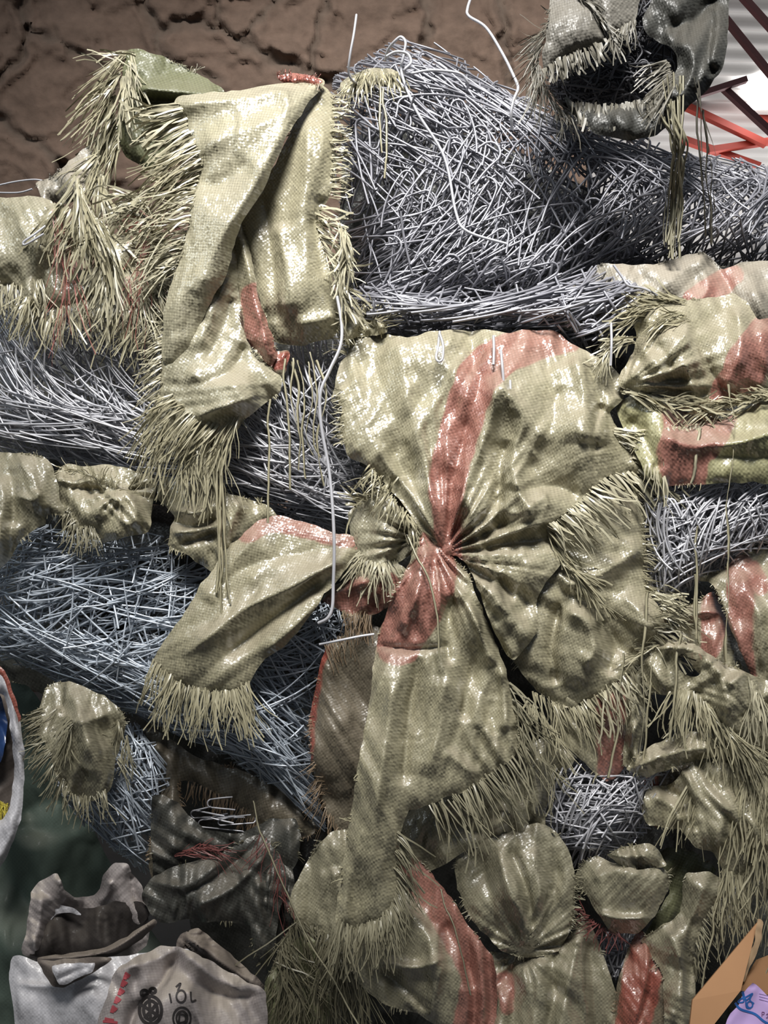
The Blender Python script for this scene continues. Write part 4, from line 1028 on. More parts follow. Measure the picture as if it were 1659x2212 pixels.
uf = Sheet('front_panel', [(1366, 692), (1402, 657), (1450, 651), (1490, 648), (1540, 640), (1582, 634), (1612, 650), (1640, 688), (1720, 690), (1720, 850), (1612, 868), (1522, 882), (1500, 872), (1450, 856), (1400, 852), (1352, 842), (1334, 822), (1362, 770), (1376, 730)],
    MAT['olive'], ur, [(1380, 700, 50), (1550, 650, 44), (1450, 780, 84), (1350, 830, 60), (1600, 760, 80), (1680, 700, 50), (1520, 872, 52), (1680, 840, 44)],
    ridges=[([(1345, 828), (1400, 790), (1450, 755), (1500, 700)], 11, 18), ([(1360, 840), (1440, 810), (1480, 790), (1500, 860)], 12, 18), ([(1490, 690), (1520, 780), (1570, 850)], -9, 14), ([(1480, 690), (1500, 760), (1545, 830)], 8, 14), ([(1590, 660), (1600, 760), (1560, 840)], 12, 24), ([(1420, 740), (1450, 790), (1440, 830)], -9, 18), ([(1640, 700), (1655, 780), (1640, 840)], 10, 18)],
    fans=[(1350, 835, 2.6, 11, 60, 330)], crumple=(6, 90), fine=2.2, stripes=[[(1700, 690, 90), (1650, 740, 100), (1612, 800, 100), (1560, 890, 84)]], weave_deg=-25, cell=4.2)
fringe(ur, [(1366, 700), (1420, 655), (1480, 650)], 70, (35, 100), (160, 205), uf, 'olive', spread=18, width=5, lift=12)
fringe(ur, [(1440, 690), (1470, 680), (1490, 700)], 50, (30, 70), (150, 190), uf, 'olive', spread=20, width=5, lift=12)
fringe(ur, [(1300, 770), (1340, 730), (1380, 740)], 50, (30, 75), (100, 180), None, 'pale', h=54, spread=40, width=6, lift=14)
fringe(ur, [(1350, 845), (1450, 865), (1520, 885)], 90, (40, 95), (25, -15), None, 'olive', h=58, spread=22, width=6, lift=10)
fringe(ur, [(1520, 885), (1600, 870), (1690, 850)], 90, (30, 85), (160, 200), None, 'olive', h=58, spread=22, width=6, lift=10)

# rolled band below it
rb = sack('rolled yellow-green sack with a red band, lying under the upper right sack', (1530, 970, 30))
rs = Sheet('cloth', [(1330, 880), (1362, 855), (1420, 868), (1500, 896), (1560, 903), (1602, 888), (1720, 840), (1720, 1034), (1602, 1042), (1502, 1046), (1432, 1050), (1400, 1030), (1385, 1000), (1360, 960)],
    MAT['green'], rb, [(1360, 880, 50), (1500, 900, 50), (1650, 870, 56), (1480, 970, 92), (1650, 960, 96), (1500, 1030, 72), (1650, 1025, 72)],
    ridges=[([(1430, 940), (1500, 965), (1560, 950)], 8, 16), ([(1540, 965), (1620, 950), (1700, 920)], 9, 14), ([(1550, 985), (1620, 990), (1710, 985)], -5, 14), ([(1360, 900), (1400, 960), (1420, 1020)], -9, 18)],
    crumple=(6, 80), fine=1.6, stripes=[[(1510, 900, 160), (1498, 940, 140), (1478, 985, 116), (1482, 1060, 84)]], weave_deg=-4, cell=5.0)
fringe(rb, [(1440, 925), (1520, 925)], 36, (10, 26), (80, 100), rs, 'pale', spread=12, width=7, lift=4)
fringe(rb, [(1400, 1005), (1440, 1040)], 12, (20, 60), (100, 80), rs, 'pale', spread=12, width=5, lift=4)

# right edge sack below the right bale
re_ = sack('right edge sack with two red bands, torn open above a dark hollow', (1590, 1330, 20))
r1 = Sheet('outer_sheet', [(1498, 1250), (1522, 1238), (1562, 1230), (1602, 1196), (1720, 1150), (1720, 1510), (1640, 1520), (1618, 1450), (1592, 1390), (1566, 1322), (1552, 1282), (1530, 1258)], MAT['olive'], re_, [(1520, 1245, 20), (1620, 1210, 30), (1650, 1350, 66), (1560, 1300, 48), (1630, 1480, 56)],
    ridges=[([(1595, 1235), (1640, 1330), (1650, 1450)], 9, 18), ([(1535, 1262), (1570, 1320), (1615, 1440)], 10, 9), ([(1630, 1220), (1680, 1320), (1690, 1440)], 10, 24)], crumple=(9, 70), stripes=[[(1600, 1225, 60), (1600, 1310, 56), (1606, 1380, 40), (1622, 1460, 24)], [(1625, 1230, 40), (1645, 1270, 34)]], weave_deg=-14)
r2 = Sheet('inner_sheet', [(1468, 1332), (1492, 1310), (1542, 1278), (1568, 1330), (1584, 1400), (1606, 1445), (1572, 1462), (1530, 1470), (1495, 1440), (1470, 1400)], MAT['olive'], re_, [(1490, 1330, 30), (1540, 1290, 24), (1540, 1400, 46)], ridges=[([(1472, 1335), (1520, 1322), (1550, 1325)], 9, 9)], crumple=(8, 50), stripes=[[(1548, 1275, 70), (1545, 1340, 60), (1532, 1410, 44)]], weave_deg=30)
r3 = Sheet('torn_sheet', [(1380, 1425), (1432, 1380), (1502, 1392), (1562, 1432), (1612, 1452), (1720, 1505), (1720, 1660), (1640, 1620), (1600, 1600), (1552, 1562), (1502, 1502), (1442, 1502), (1400, 1492)], MAT['olive'], re_, [(1400, 1440, 50), (1520, 1420, 60), (1600, 1520, 80), (1440, 1490, 56), (1680, 1600, 60)],
    ridges=[([(1410, 1400), (1480, 1400), (1520, 1420)], 9, 10), ([(1530, 1420), (1560, 1470), (1570, 1540)], 12, 18), ([(1570, 1480), (1615, 1450)], 10, 14)], crumple=(12, 50), fine=3, hole=[(1466, 1416), (1512, 1412), (1514, 1452), (1496, 1462), (1470, 1448)], weave_deg=15)
fringe(re_, [(1500, 1500), (1552, 1560), (1620, 1612)], 130, (50, 120), (80, 40), r3, 'olive', spread=18, width=5, lift=12)
fringe(re_, [(1620, 1470), (1660, 1540), (1690, 1580)], 80, (50, 120), (110, 40), r3, 'pale', spread=22, width=5, lift=12)
fringe(re_, [(1440, 1500), (1500, 1500), (1540, 1540)], 70, (50, 110), (125, 60), r3, 'olive', spread=16, width=5, lift=10)
fringe(re_, [(1380, 1420), (1430, 1380), (1480, 1290)], 50, (25, 70), (170, 220), r3, 'olive', spread=30, width=4.5, lift=10)
r4 = Sheet('lower_ear', [(1352, 1660), (1392, 1618), (1432, 1600), (1482, 1580), (1542, 1580), (1602, 1600), (1640, 1600), (1580, 1628), (1520, 1640), (1452, 1660), (1392, 1680)], MAT['olive'], re_, [(1400, 1640, 50), (1500, 1600, 56), (1450, 1650, 40)], ridges=[([(1370, 1660), (1440, 1630), (1540, 1615)], 11, 14)], crumple=(7, 50), weave_deg=-20)
r5 = Sheet('side_strip', [(1340, 1470), (1385, 1450), (1400, 1520), (1392, 1600), (1372, 1660), (1345, 1650), (1352, 1560)], MAT['dull'], re_, [(1370, 1550, 40)], ridges=[([(1380, 1470), (1365, 1560), (1380, 1650)], 12, 10)], crumple=(14, 40))

# ragged skirt at the right edge
rg = sack('ragged skirt of sacking at the right edge, combed into long frayed tapes', (1570, 1760, 20))
g1 = Sheet('cloth', [(1490, 1650), (1562, 1622), (1640, 1605), (1720, 1600), (1720, 1870), (1642, 1850), (1602, 1895), (1562, 1880), (1540, 1842), (1502, 1832), (1470, 1792), (1402, 1782), (1385, 1742), (1402, 1702), (1450, 1692)], MAT['olive'], rg, [(1500, 1660, 44), (1620, 1630, 50), (1560, 1760, 64), (1420, 1730, 30), (1600, 1880, 40), (1690, 1750, 50)],
    ridges=[([(1410, 1720), (1450, 1740), (1470, 1780)], 10, 14), ([(1540, 1650), (1560, 1740), (1550, 1840)], 9, 20), ([(1450, 1700), (1480, 1740), (1500, 1800)], -9, 16)], crumple=(12, 55), fine=3, weave_deg=10)
fringe(rg, [(1500, 1660), (1570, 1620), (1690, 1600)], 130, (70, 170), (105, 80), g1, 'olive', spread=14, width=5, lift=14)
fringe(rg, [(1590, 1700), (1640, 1680), (1690, 1700)], 90, (80, 180), (100, 85), g1, 'olive', spread=10, width=5, lift=14)
fringe(rg, [(1562, 1880), (1602, 1895), (1642, 1850), (1690, 1860)], 90, (50, 130), (100, 80), g1, 'olive', spread=14, width=4.5, lift=8)
fringe(rg, [(1640, 1850), (1690, 1960)], 50, (60, 160), (95, 80), None, 'dull', h=30, spread=12, width=4.5)
g2 = Sheet('lower_tongue', [(1478, 1892), (1500, 1885), (1535, 1882), (1574, 1910), (1545, 1960), (1512, 2020), (1502, 2100), (1506, 2180), (1506, 2280), (1440, 2280), (1432, 2110), (1384, 2032), (1422, 2002), (1470, 1970)], MAT['dull'], rg, [(1520, 1900, 44), (1460, 2010, 44), (1480, 2150, 50), (1400, 2030, 30)], ridges=[([(1530, 1900), (1490, 1990), (1460, 2090)], 11, 18), ([(1440, 2010), (1470, 2080), (1475, 2240)], 9, 14), ([(1500, 1980), (1485, 2060), (1492, 2200)], -9, 12)], crumple=(9, 55), weave_deg=12)
fringe(rg, [(1545, 1955), (1512, 2020), (1502, 2100)], 44, (25, 60), (60, 75), g2, 'dull', spread=14, width=4.5, lift=6)
fringe(rg, [(1560, 1905), (1574, 1915), (1600, 1890)], 22, (60, 150), (95, 85), g2, 'olive', spread=9, width=4, lift=6)
g3 = Sheet('upper_pouch', [(1385, 1745), (1395, 1670), (1440, 1655), (1500, 1640), (1510, 1700), (1480, 1740), (1420, 1790)], MAT['rust'], rg, [(1440, 1700, 10)], stripes=[[(1395, 1680, 60), (1390, 1780, 60)]], crumple=(9, 60))

# ear shaped flap in the lower right
er = sack('smooth rounded ear of sacking sticking out, lower right of the wire spray', (1350, 1930, 30))
Sheet('cloth', [(1240, 1898), (1262, 1862), (1290, 1850), (1322, 1862), (1377, 1878), (1430, 1872), (1444, 1890), (1442, 1925), (1414, 1978), (1380, 2014), (1328, 2016), (1302, 1992), (1274, 1944)], MAT['dull'], er, [(1260, 1880, 20), (1350, 1920, 56), (1430, 1890, 50), (1350, 2000, 34)], ridges=[([(1290, 1972), (1340, 1984), (1402, 1982)], 12, 9), ([(1280, 1900), (1330, 1880), (1390, 1890)], 6, 20)], crumple=(6, 80), weave_deg=6)
Sheet('upper_fold', [(1312, 1846), (1352, 1828), (1402, 1822), (1432, 1850), (1438, 1872), (1382, 1880), (1340, 1868)], MAT['dull'], er, [(1380, 1850, 46)], ridges=[([(1330, 1850), (1400, 1850)], 9, 12)], crumple=(9, 40))
Sheet('dark_back', [(1390, 1870), (1440, 1830), (1500, 1840), (1545, 1880), (1490, 1960), (1430, 2030), (1385, 2040), (1420, 1970), (1448, 1920)], MAT['inner'], er, [(1450, 1930, -20)], crumple=(9, 70))
fringe(er, [(1245, 1960), (1290, 2000), (1340, 2020)], 50, (15, 50), (200, 80), None, 'wine', h=24, spread=60, width=3.5, name='red_threads')

# bottom centre sacks
bc = sack('round dark olive lobe of sacking low in the middle, pinched at its foot', (1120, 1930, 30))
Sheet('cloth', [(985, 1855), (1030, 1815), (1062, 1798), (1112, 1788), (1162, 1778), (1204, 1798), (1228, 1840), (1242, 1882), (1242, 1962), (1236, 2002), (1208, 2052), (1162, 2068), (1100, 2062), (1068, 2040), (1038, 2008), (1008, 1970), (988, 1920)], MAT['dull'], bc, [(1010, 1860, 20), (1120, 1920, 72), (1220, 1850, 44), (1230, 2000, 40), (1100, 2050, 36)],
    ridges=[([(1070, 1820), (1100, 1920), (1140, 2010), (1130, 2050)], 11, 16), ([(1100, 1830), (1140, 1930), (1150, 2010)], -11, 10), ([(1150, 1830), (1165, 1930), (1155, 2020)], 12, 16), ([(1195, 1830), (1200, 1930), (1160, 2030)], -7, 14), ([(1040, 1840), (1060, 1940), (1080, 2030)], -8, 18)], fans=[(1130, 2055, 2.8, 15, 50, 260)], crumple=(6, 70), weave_deg=8)
fringe(bc, [(1242, 1880), (1242, 1960), (1230, 2010)], 56, (8, 26), (-4, 10), None, 'dull', h=40, spread=14, width=3.5)
bu_ = sack('dull sheet with a tattered edge between the long tail and the round lobe', (1060, 1760, 10))
bsh = Sheet('cloth', [(870, 1860), (872, 1760), (930, 1720), (1010, 1690), (1100, 1640), (1182, 1590), (1242, 1640), (1190, 1700), (1180, 1780), (1202, 1800), (1082, 1812), (1002, 1842), (930, 1880)], MAT['dull'], bu_, [(900, 1800, 30), (1060, 1740, 40), (1190, 1640, 36), (1000, 1830, 20)], ridges=[([(930, 1750), (1000, 1790), (1060, 1800)], -9, 16), ([(1080, 1680), (1100, 1740), (1060, 1800)], 9, 18)], crumple=(13, 60), weave_deg=16)
fringe(bu_, [(1100, 1560), (1140, 1600), (1200, 1660)], 30, (50, 130), (100, 60), None, 'dull', h=48, spread=22, width=4.5)
fringe(bu_, [(1130, 1500), (1180, 1560), (1220, 1600)], 26, (50, 120), (95, 60), None, 'olive', h=48, spread=26, width=5)
st = sack('dark olive bottom sack with a red stripe curving down its right side', (900, 2050, 20))
sb = Sheet('cloth', [(622, 1962), (642, 1900), (690, 1822), (732, 1792), (800, 1800), (862, 1830), (902, 1852), (942, 1900), (982, 1950), (1012, 2000), (1062, 2062), (1074, 2122), (1070, 2280), (1000, 2252), (902, 2192), (832, 2172), (772, 2122), (742, 2062), (692, 2012), (642, 1992)],
    MAT['dull'], st, [(660, 1940, 0), (740, 1850, 10), (900, 1880, 24), (860, 2040, 50), (1000, 2080, 50), (800, 2120, 36), (1000, 2220, 40)],
    ridges=[([(900, 1960), (930, 2040), (930, 2120)], 12, 22), ([(830, 2080), (900, 2090), (960, 2070)], 11, 12), ([(820, 2100), (870, 2130), (930, 2190)], -11, 12), ([(960, 1990), (1000, 2060), (1010, 2140)], -8, 16), ([(960, 2080), (940, 2140), (930, 2200)], 12, 16), ([(720, 1870), (750, 1960), (820, 2040)], 12, 24), ([(870, 1900), (900, 1960), (950, 2010)], -8, 18)],
    crumple=(13, 70), stripes=[[(872, 1850, 50), (912, 1910, 66), (962, 1970, 76), (1004, 2040, 78), (1036, 2110, 84), (1030, 2200, 96), (1000, 2290, 110)]], weave_deg=-8)
fringe(st, [(742, 2062), (690, 2012), (640, 1992)], 110, (50, 140), (110, 60), sb, 'shade', spread=26, width=4, lift=16)
fringe(st, [(640, 1990), (610, 2040), (600, 2090)], 90, (50, 150), (110, 40), None, 'shade', h=20, spread=35, width=4)
br = sack('grey-olive sack hanging in long folds at the bottom, right of the red stripe', (1180, 2140, 20))
Sheet('cloth', [(1058, 2058), (1100, 2062), (1162, 2066), (1242, 2010), (1262, 1970), (1302, 2060), (1330, 2140), (1345, 2212), (1345, 2290), (1060, 2290), (1070, 2150)], MAT['dull'], br, [(1080, 2070, 16), (1180, 2120, 46), (1250, 2020, 20), (1200, 2260, 50), (1320, 2200, 30)], ridges=[([(1250, 2010), (1230, 2120), (1200, 2260)], 11, 16), ([(1270, 2020), (1280, 2140), (1290, 2260)], -9, 14), ([(1150, 2070), (1160, 2160), (1140, 2280)], 9, 20), ([(1100, 2070), (1110, 2180), (1090, 2280)], -8, 16), ([(1190, 2060), (1195, 2150), (1175, 2250)], -8, 12)], fans=[(1130, 2060, 2, 8, 50, 260)], crumple=(8, 60), stripes=[[(1090, 2120, 44), (1096, 2180, 26)]], weave_deg=4)
rd = sack('wine-red banded fold of sacking at the bottom, left of the dark gap and box', (1390, 2120, 10))
Sheet('cloth', [(1335, 2120), (1352, 2062), (1380, 2008), (1410, 2040), (1440, 2110), (1448, 2180), (1448, 2290), (1322, 2290), (1326, 2190)], MAT['rust'], rd, [(1380, 2030, 10), (1390, 2120, 40), (1390, 2260, 44)], ridges=[([(1395, 2030), (1400, 2100), (1370, 2220)], 9, 12), ([(1410, 2070), (1400, 2140), (1375, 2220)], -10, 9)], crumple=(7, 50), stripes=[[(1395, 2040, 60), (1385, 2120, 86), (1365, 2220, 76), (1360, 2290, 70)]], weave_deg=2)

# lower left sacks
ll = sack('dark olive shaggy sack end poking out under the springy bale at lower left', (180, 1600, 0))
l1 = Sheet('cloth', [(86, 1520), (102, 1482), (150, 1472), (202, 1492), (252, 1522), (274, 1562), (262, 1602), (252, 1642), (242, 1702), (202, 1732), (160, 1722), (130, 1692), (112, 1642), (92, 1602), (76, 1570)], MAT['dull'], ll, [(100, 1500, 0), (180, 1600, 40), (250, 1570, 10), (200, 1710, 20)], ridges=[([(150, 1490), (180, 1580), (190, 1690)], 9, 20), ([(120, 1540), (170, 1560), (240, 1540)], 9, 16)], crumple=(12, 50), weave_deg=15)
fringe(ll, [(90, 1530), (80, 1580), (110, 1640)], 80, (25, 60), (165, 140), l1, 'dull', spread=18, width=3.5)
fringe(ll, [(112, 1640), (160, 1722), (230, 1712)], 70, (25, 70), (130, 70), l1, 'dull', spread=22, width=4)
fringe(ll, [(120, 1530), (150, 1560), (140, 1620)], 50, (30, 70), (130, 100), l1, 'dull', spread=25, width=4)
fringe(ll, [(250, 1560), (275, 1600), (255, 1650)], 40, (25, 70), (100, 60), l1, 'dull', spread=25, width=4)
bd = sack('dim brown band of sacking crossing under the springy bale, fringed along its lower edge', (480, 1690, -20))
d1 = Sheet('cloth', [(285, 1585), (322, 1568), (382, 1606), (442, 1642), (522, 1664), (602, 1702), (668, 1740), (680, 1800), (622, 1812), (560, 1790), (522, 1752), (480, 1722), (420, 1692), (385, 1690), (395, 1752), (382, 1832), (332, 1905), (320, 1840), (338, 1762), (348, 1702), (318, 1642)], MAT['umber'], bd, [(320, 1590, -70), (480, 1690, -62), (640, 1770, -50), (350, 1830, -40)], crumple=(8, 70), ridges=[([(330, 1600), (370, 1660), (375, 1780)], 9, 16)], weave_deg=30)
fringe(bd, [(385, 1690), (440, 1705), (500, 1735), (560, 1790)], 90, (20, 44), (95, 110), d1, 'brown', spread=9, width=3.5, lift=5)
dl = sack('dark crumpled sack with red threads at its mouth, above the printed white sack', (480, 1920, -20))
e1 = Sheet('cloth', [(305, 1932), (332, 1892), (402, 1862), (472, 1846), (532, 1812), (565, 1800), (602, 1842), (622, 1900), (604, 1970), (592, 2050), (572, 2100), (545, 2050), (540, 2000), (482, 1992), (402, 1988), (346, 1992), (318, 1962)], MAT['slate'], dl, [(330, 1910, 10), (420, 1930, 34), (560, 1830, 0), (580, 1980, 10), (360, 1980, 20)], ridges=[([(330, 1905), (410, 1915), (480, 1860)], 9, 14), ([(420, 1960), (500, 1920), (580, 1840)], 10, 14), ([(400, 1930), (470, 1890), (560, 1820)], -10, 12), ([(560, 1900), (550, 1980), (575, 2080)], 9, 14)], crumple=(10, 60), weave_deg=-20)
e2 = Sheet('back_fold', [(330, 1720), (385, 1735), (440, 1790), (520, 1800), (580, 1770), (640, 1770), (650, 1830), (630, 1880), (560, 1870), (480, 1850), (400, 1862), (330, 1900)], MAT['slate'], dl, [(480, 1810, -30), (340, 1800, -10), (620, 1820, -20)], crumple=(12, 60))
fringe(dl, [(380, 1850), (440, 1830), (470, 1840)], 40, (25, 80), (-30, 30), None, 'wine', h=16, spread=30, width=3, name='red_threads')
fringe(dl, [(560, 1800), (600, 1860), (610, 1940)], 30, (40, 120), (120, 70), None, 'wine', h=6, spread=30, width=2.6, name='red_threads')
e3 = Sheet('hanging_fold', [(560, 1870), (620, 1850), (640, 1930), (625, 2040), (610, 2110), (585, 2130), (560, 2050), (548, 1960)], MAT['slate'], dl, [(590, 1950, -8), (590, 2100, -20)], ridges=[([(580, 1880), (575, 1980), (590, 2100)], 11, 12)], crumple=(10, 50))
bt = sack('dark fringed sack low in the shade, between the printed sack and the red-striped one', (650, 2130, -20))
f1 = Sheet('cloth', [(572, 2120), (602, 2072), (652, 2020), (702, 2042), (752, 2090), (742, 2160), (720, 2210), (700, 2290), (590, 2290), (575, 2200)], MAT['inner'], bt, [(640, 2060, 0), (660, 2160, 10), (640, 2280, 0)], crumple=(12, 60))
fringe(bt, [(590, 2120), (680, 2130), (750, 2110)], 130, (60, 150), (115, 65), f1, 'shade', spread=20, width=4, lift=10)
fringe(bt, [(700, 2020), (760, 2090), (790, 2140)], 60, (60, 150), (110, 70), None, 'shade', h=30, spread=24, width=4)

# behind the stack: added dark sheets that make the gaps read as shade
dp = sack('added dark sheets deep behind the stack, making the gaps between the bales look shaded', (600, 1500, -200))
Sheet('left_dark_backing', [(-100, 620), (300, 660), (560, 740), (760, 700), (800, 1040), (400, 1100), (-100, 1000)], MAT['slate'], dp, [(0, 800, -230), (700, 900, -230)], crumple=(16, 120), res=12, fine=3)
Sheet('upper_dark_backing', [(740, 330), (900, 260), (1120, 330), (1300, 430), (1400, 560), (1750, 600), (1750, 1150), (1000, 1150), (740, 1000)], MAT['slate'], dp, [(800, 400, -230), (1200, 600, -230)], crumple=(20, 120), res=12, fine=3)
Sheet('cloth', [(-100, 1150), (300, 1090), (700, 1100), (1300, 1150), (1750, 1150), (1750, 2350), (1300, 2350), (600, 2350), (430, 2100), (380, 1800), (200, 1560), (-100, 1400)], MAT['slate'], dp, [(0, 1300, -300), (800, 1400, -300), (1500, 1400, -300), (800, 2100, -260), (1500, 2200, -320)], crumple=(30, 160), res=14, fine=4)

# top right: torn sack hanging from above
hr = sack('torn grey sack hanging at the top right, its mouth fringed like a row of teeth', (1380, 140, 90))
h1 = Sheet('pale_flap', [(1196, -220), (1262, -220), (1270, -50), (1282, 20), (1318, 84), (1262, 104), (1230, 120), (1192, 150), (1171, 152), (1174, 100), (1184, 40)], MAT['grey'], hr, [(1230, -200, 60), (1200, -20, 110), (1240, 60, 134), (1180, 140, 116), (1300, 85, 116)], crumple=(4, 90), weave_deg=30)
fringe(hr, [(1176, 150), (1232, 122), (1316, 88)], 60, (20, 44), (80, 65), h1, 'grey', spread=14, width=8, lift=8)
h2 = Sheet('frayed_flap', [(1255, -220), (1400, -220), (1392, -50), (1372, 48), (1340, 70), (1312, 72), (1280, 20)], MAT['grey'], hr, [(1320, -200, 60), (1320, 0, 118)], crumple=(7, 60))
fringe(hr, [(1240, -20), (1290, 30), (1325, 80)], 60, (25, 60), (20, 60), h2, 'grey', spread=20, width=5, lift=8)
fringe(hr, [(1325, 76), (1372, 45)], 34, (20, 50), (130, 90), h2, 'grey', spread=20, width=5, lift=8)
h3 = Sheet('outer_wrap', [(1388, 42), (1430, -50), (1440, -220), (1580, -220), (1577, -50), (1572, 60), (1564, 140), (1531, 190), (1482, 236), (1442, 274), (1402, 298), (1342, 303), (1282, 286), (1236, 246), (1216, 206), (1242, 222), (1302, 230), (1370, 222), (1424, 206), (1452, 180), (1464, 122), (1442, 98), (1402, 78)], MAT['near_black'], hr, [(1500, -200, 40), (1420, 40, 80), (1540, 0, 70), (1520, 120, 100), (1440, 230, 104), (1330, 270, 100), (1240, 225, 90)],
    ridges=[([(1440, 60), (1500, 40), (1550, -10)], -14, 24), ([(1550, 0), (1545, 100), (1500, 200)], 10, 22), ([(1480, 80), (1500, 150), (1460, 220)], 10, 22), ([(1540, 40), (1530, 130), (1545, 160)], -9, 10)], crumple=(7, 80), weave_deg=20)
fringe(hr, [(1236, 222), (1302, 232), (1372, 224), (1436, 200)], 80, (28, 56), (88, 92), h3, 'grey', spread=8, width=8, lift=8, droop=0.1)
fringe(hr, [(1436, 130), (1452, 180), (1430, 205)], 50, (40, 90), (160, 110), h3, 'grey', spread=20, width=5, lift=10)
fringe(hr, [(1180, 60), (1160, 130), (1170, 200)], 110, (30, 80), (150, 100), None, 'grey', h=70, spread=35, width=3, lift=14)
fringe(hr, [(1170, 150), (1190, 220), (1240, 250)], 70, (30, 70), (80, 60), None, 'grey', h=70, spread=40, width=3.5, lift=14)
h5 = Sheet('hollow_shade', [(1180, 130), (1260, 60), (1330, -20), (1400, -120), (1470, -120), (1480, 100), (1460, 220), (1350, 262), (1240, 250), (1195, 210)], MAT['dark'], hr, [(1320, 160, -40), (1420, 0, -30)], crumple=(10, 60))  # near-black sheet standing in for the shade inside this sack

# frayed scraps caught in the top bale
sc_ = sack('scrap of frayed olive sacking caught at the top left corner of the biggest bale', (820, 200, 0), name='sacking_scrap', cat='scrap')
q1 = Sheet('cloth', [(735, 180), (790, 150), (845, 148), (870, 165), (840, 185), (790, 200), (745, 205)], MAT['dull'], sc_, [(800, 175, -10)], crumple=(12, 40))
fringe(sc_, [(740, 190), (800, 160), (870, 165)], 70, (25, 65), (130, 70), q1, 'olive', spread=35, width=4.5, lift=14)
sc2 = sack('scrap of frayed sacking wedged at the corner between top bale and central sack', (780, 690, 30), name='sacking_scrap', cat='scrap')
q2 = Sheet('cloth', [(735, 700), (770, 670), (830, 690), (835, 720), (780, 728), (745, 735)], MAT['olive'], sc2, [(780, 705, 34)], crumple=(10, 40))
fringe(sc2, [(740, 690), (800, 672), (835, 700)], 60, (20, 50), (200, 340), q2, 'olive', spread=40, width=4, lift=10)
# ------------------------------------------------------------------ white sacks, tarp, box at the foot of the stack
tp = thing('tarpaulin', 'dull green tarpaulin spread behind the white sacks at lower left', 'tarpaulin', tuple(W(120, 1900, -200)))
Sheet('cloth', [(-120, 1500), (60, 1480), (130, 1600), (170, 1720), (230, 1850), (320, 2000), (420, 2150), (430, 2380), (-120, 2380)], MAT['tarp'], tp, [(0, 1600, -170), (100, 1800, -190), (200, 1900, -230), (0, 2100, -130)], ridges=[([(40, 1760), (120, 1730), (170, 1800)], -12, 26), ([(60, 1800), (90, 1950), (30, 2100)], 14, 40)], crumple=(10, 120), res=8)

ew = sack('white sack cut by the left edge, open over blue and yellow contents', (10, 1660, 30))
Sheet('cloth', [(-70, 1425), (-20, 1432), (8, 1452), (26, 1495), (42, 1550), (52, 1620), (52, 1700), (44, 1772), (20, 1840), (-10, 1885), (-70, 1905), (-70, 1790), (5, 1770), (24, 1730), (30, 1650), (22, 1570), (8, 1500), (-70, 1480)], MAT['white'], ew, [(40, 1600, 50), (0, 1450, 30), (0, 1850, 40), (20, 1640, 20)], roll=10, roll_px=8, crumple=(7, 60), weave_deg=5)
Sheet('lining', [(-70, 1470), (8, 1490), (24, 1570), (34, 1650), (26, 1740), (0, 1790), (-70, 1800)], MAT['lining'], ew, [(0, 1640, -20)], crumple=(10, 60))
Sheet('red_seam', [(-10, 1432), (8, 1448), (28, 1495), (44, 1548), (40, 1560), (24, 1510), (4, 1462), (-14, 1445)], MAT['rust'], ew, [(20, 1490, 56)], stripes=[[(-12, 1430, 40), (20, 1480, 40), (46, 1560, 40)]], crumple=(2, 40), roll=3, roll_px=6)
tag(Sheet('blue_sheeting', [(-70, 1490), (0, 1500), (16, 1560), (10, 1630), (-10, 1660), (-70, 1650)], MAT['blue'], None, [(0, 1580, 6)], crumple=(10, 40)).obj, 'crumpled dark blue sheeting stuffed in the sack at the left edge', 'sheeting')
tag(fringe(None, [(-20, 1720), (0, 1735), (20, 1745)], 46, (25, 60), (60, 120), None, 'yellow', h=10, spread=40, width=3, name='yellow_twine'), 'loose yellow twine in the sack at the left edge', 'twine')

ow = sack('open white sack at bottom left, its dark mouth gaping and cuff folded down', (220, 2080, 30))
Sheet('back_wall', [(48, 2062), (58, 2005), (68, 1926), (100, 1896), (126, 1887), (136, 1920), (160, 1936), (206, 1936), (226, 1886), (250, 1863), (276, 1870), (300, 1905), (312, 1932), (322, 1972), (318, 2040), (240, 2090), (120, 2090)], MAT['dirty'], ow, [(80, 1930, 30), (110, 1900, 24), (200, 1950, -40), (250, 1880, 6), (310, 1950, 6), (180, 2060, -70), (60, 2050, 40)], ridges=[([(128, 1892), (140, 1930), (180, 1950)], 14, 12), ([(90, 1930), (85, 1990), (70, 2050)], 14, 18), ([(280, 1885), (290, 1930), (310, 1960)], -10, 10), ([(240, 1900), (232, 1930), (215, 1950)], 8, 8)], crumple=(8, 60), weave_deg=0, roll=4)
Sheet('mouth_shade', [(62, 2064), (74, 2012), (128, 1962), (200, 1962), (250, 1948), (308, 1950), (322, 1978), (240, 2060), (150, 2074)], MAT['dark'], ow, [(80, 2040, 40), (160, 1980, -10), (300, 1970, 0), (180, 2060, 10)], crumple=(6, 60), roll=4)  # dark sheet across the mouth, paints in the shade of the interior
Sheet('inner_pleat', [(72, 2010), (92, 1982), (122, 1956), (135, 1956), (170, 1968), (176, 1975), (130, 1972), (100, 1996), (78, 2022)], MAT['white'], ow, [(110, 1975, 12)], crumple=(4, 40), roll=2)
Sheet('rim_fold', [(80, 2068), (150, 2060), (230, 2045), (300, 2005), (330, 1985), (338, 1995), (300, 2035), (240, 2066), (150, 2078), (90, 2080)], MAT['lining'], ow, [(120, 2070, 44), (320, 1992, 30), (220, 2055, 44)], ridges=[([(90, 2072), (230, 2056), (330, 1990)], 9, 6)], crumple=(3, 60), roll=6, roll_px=8)
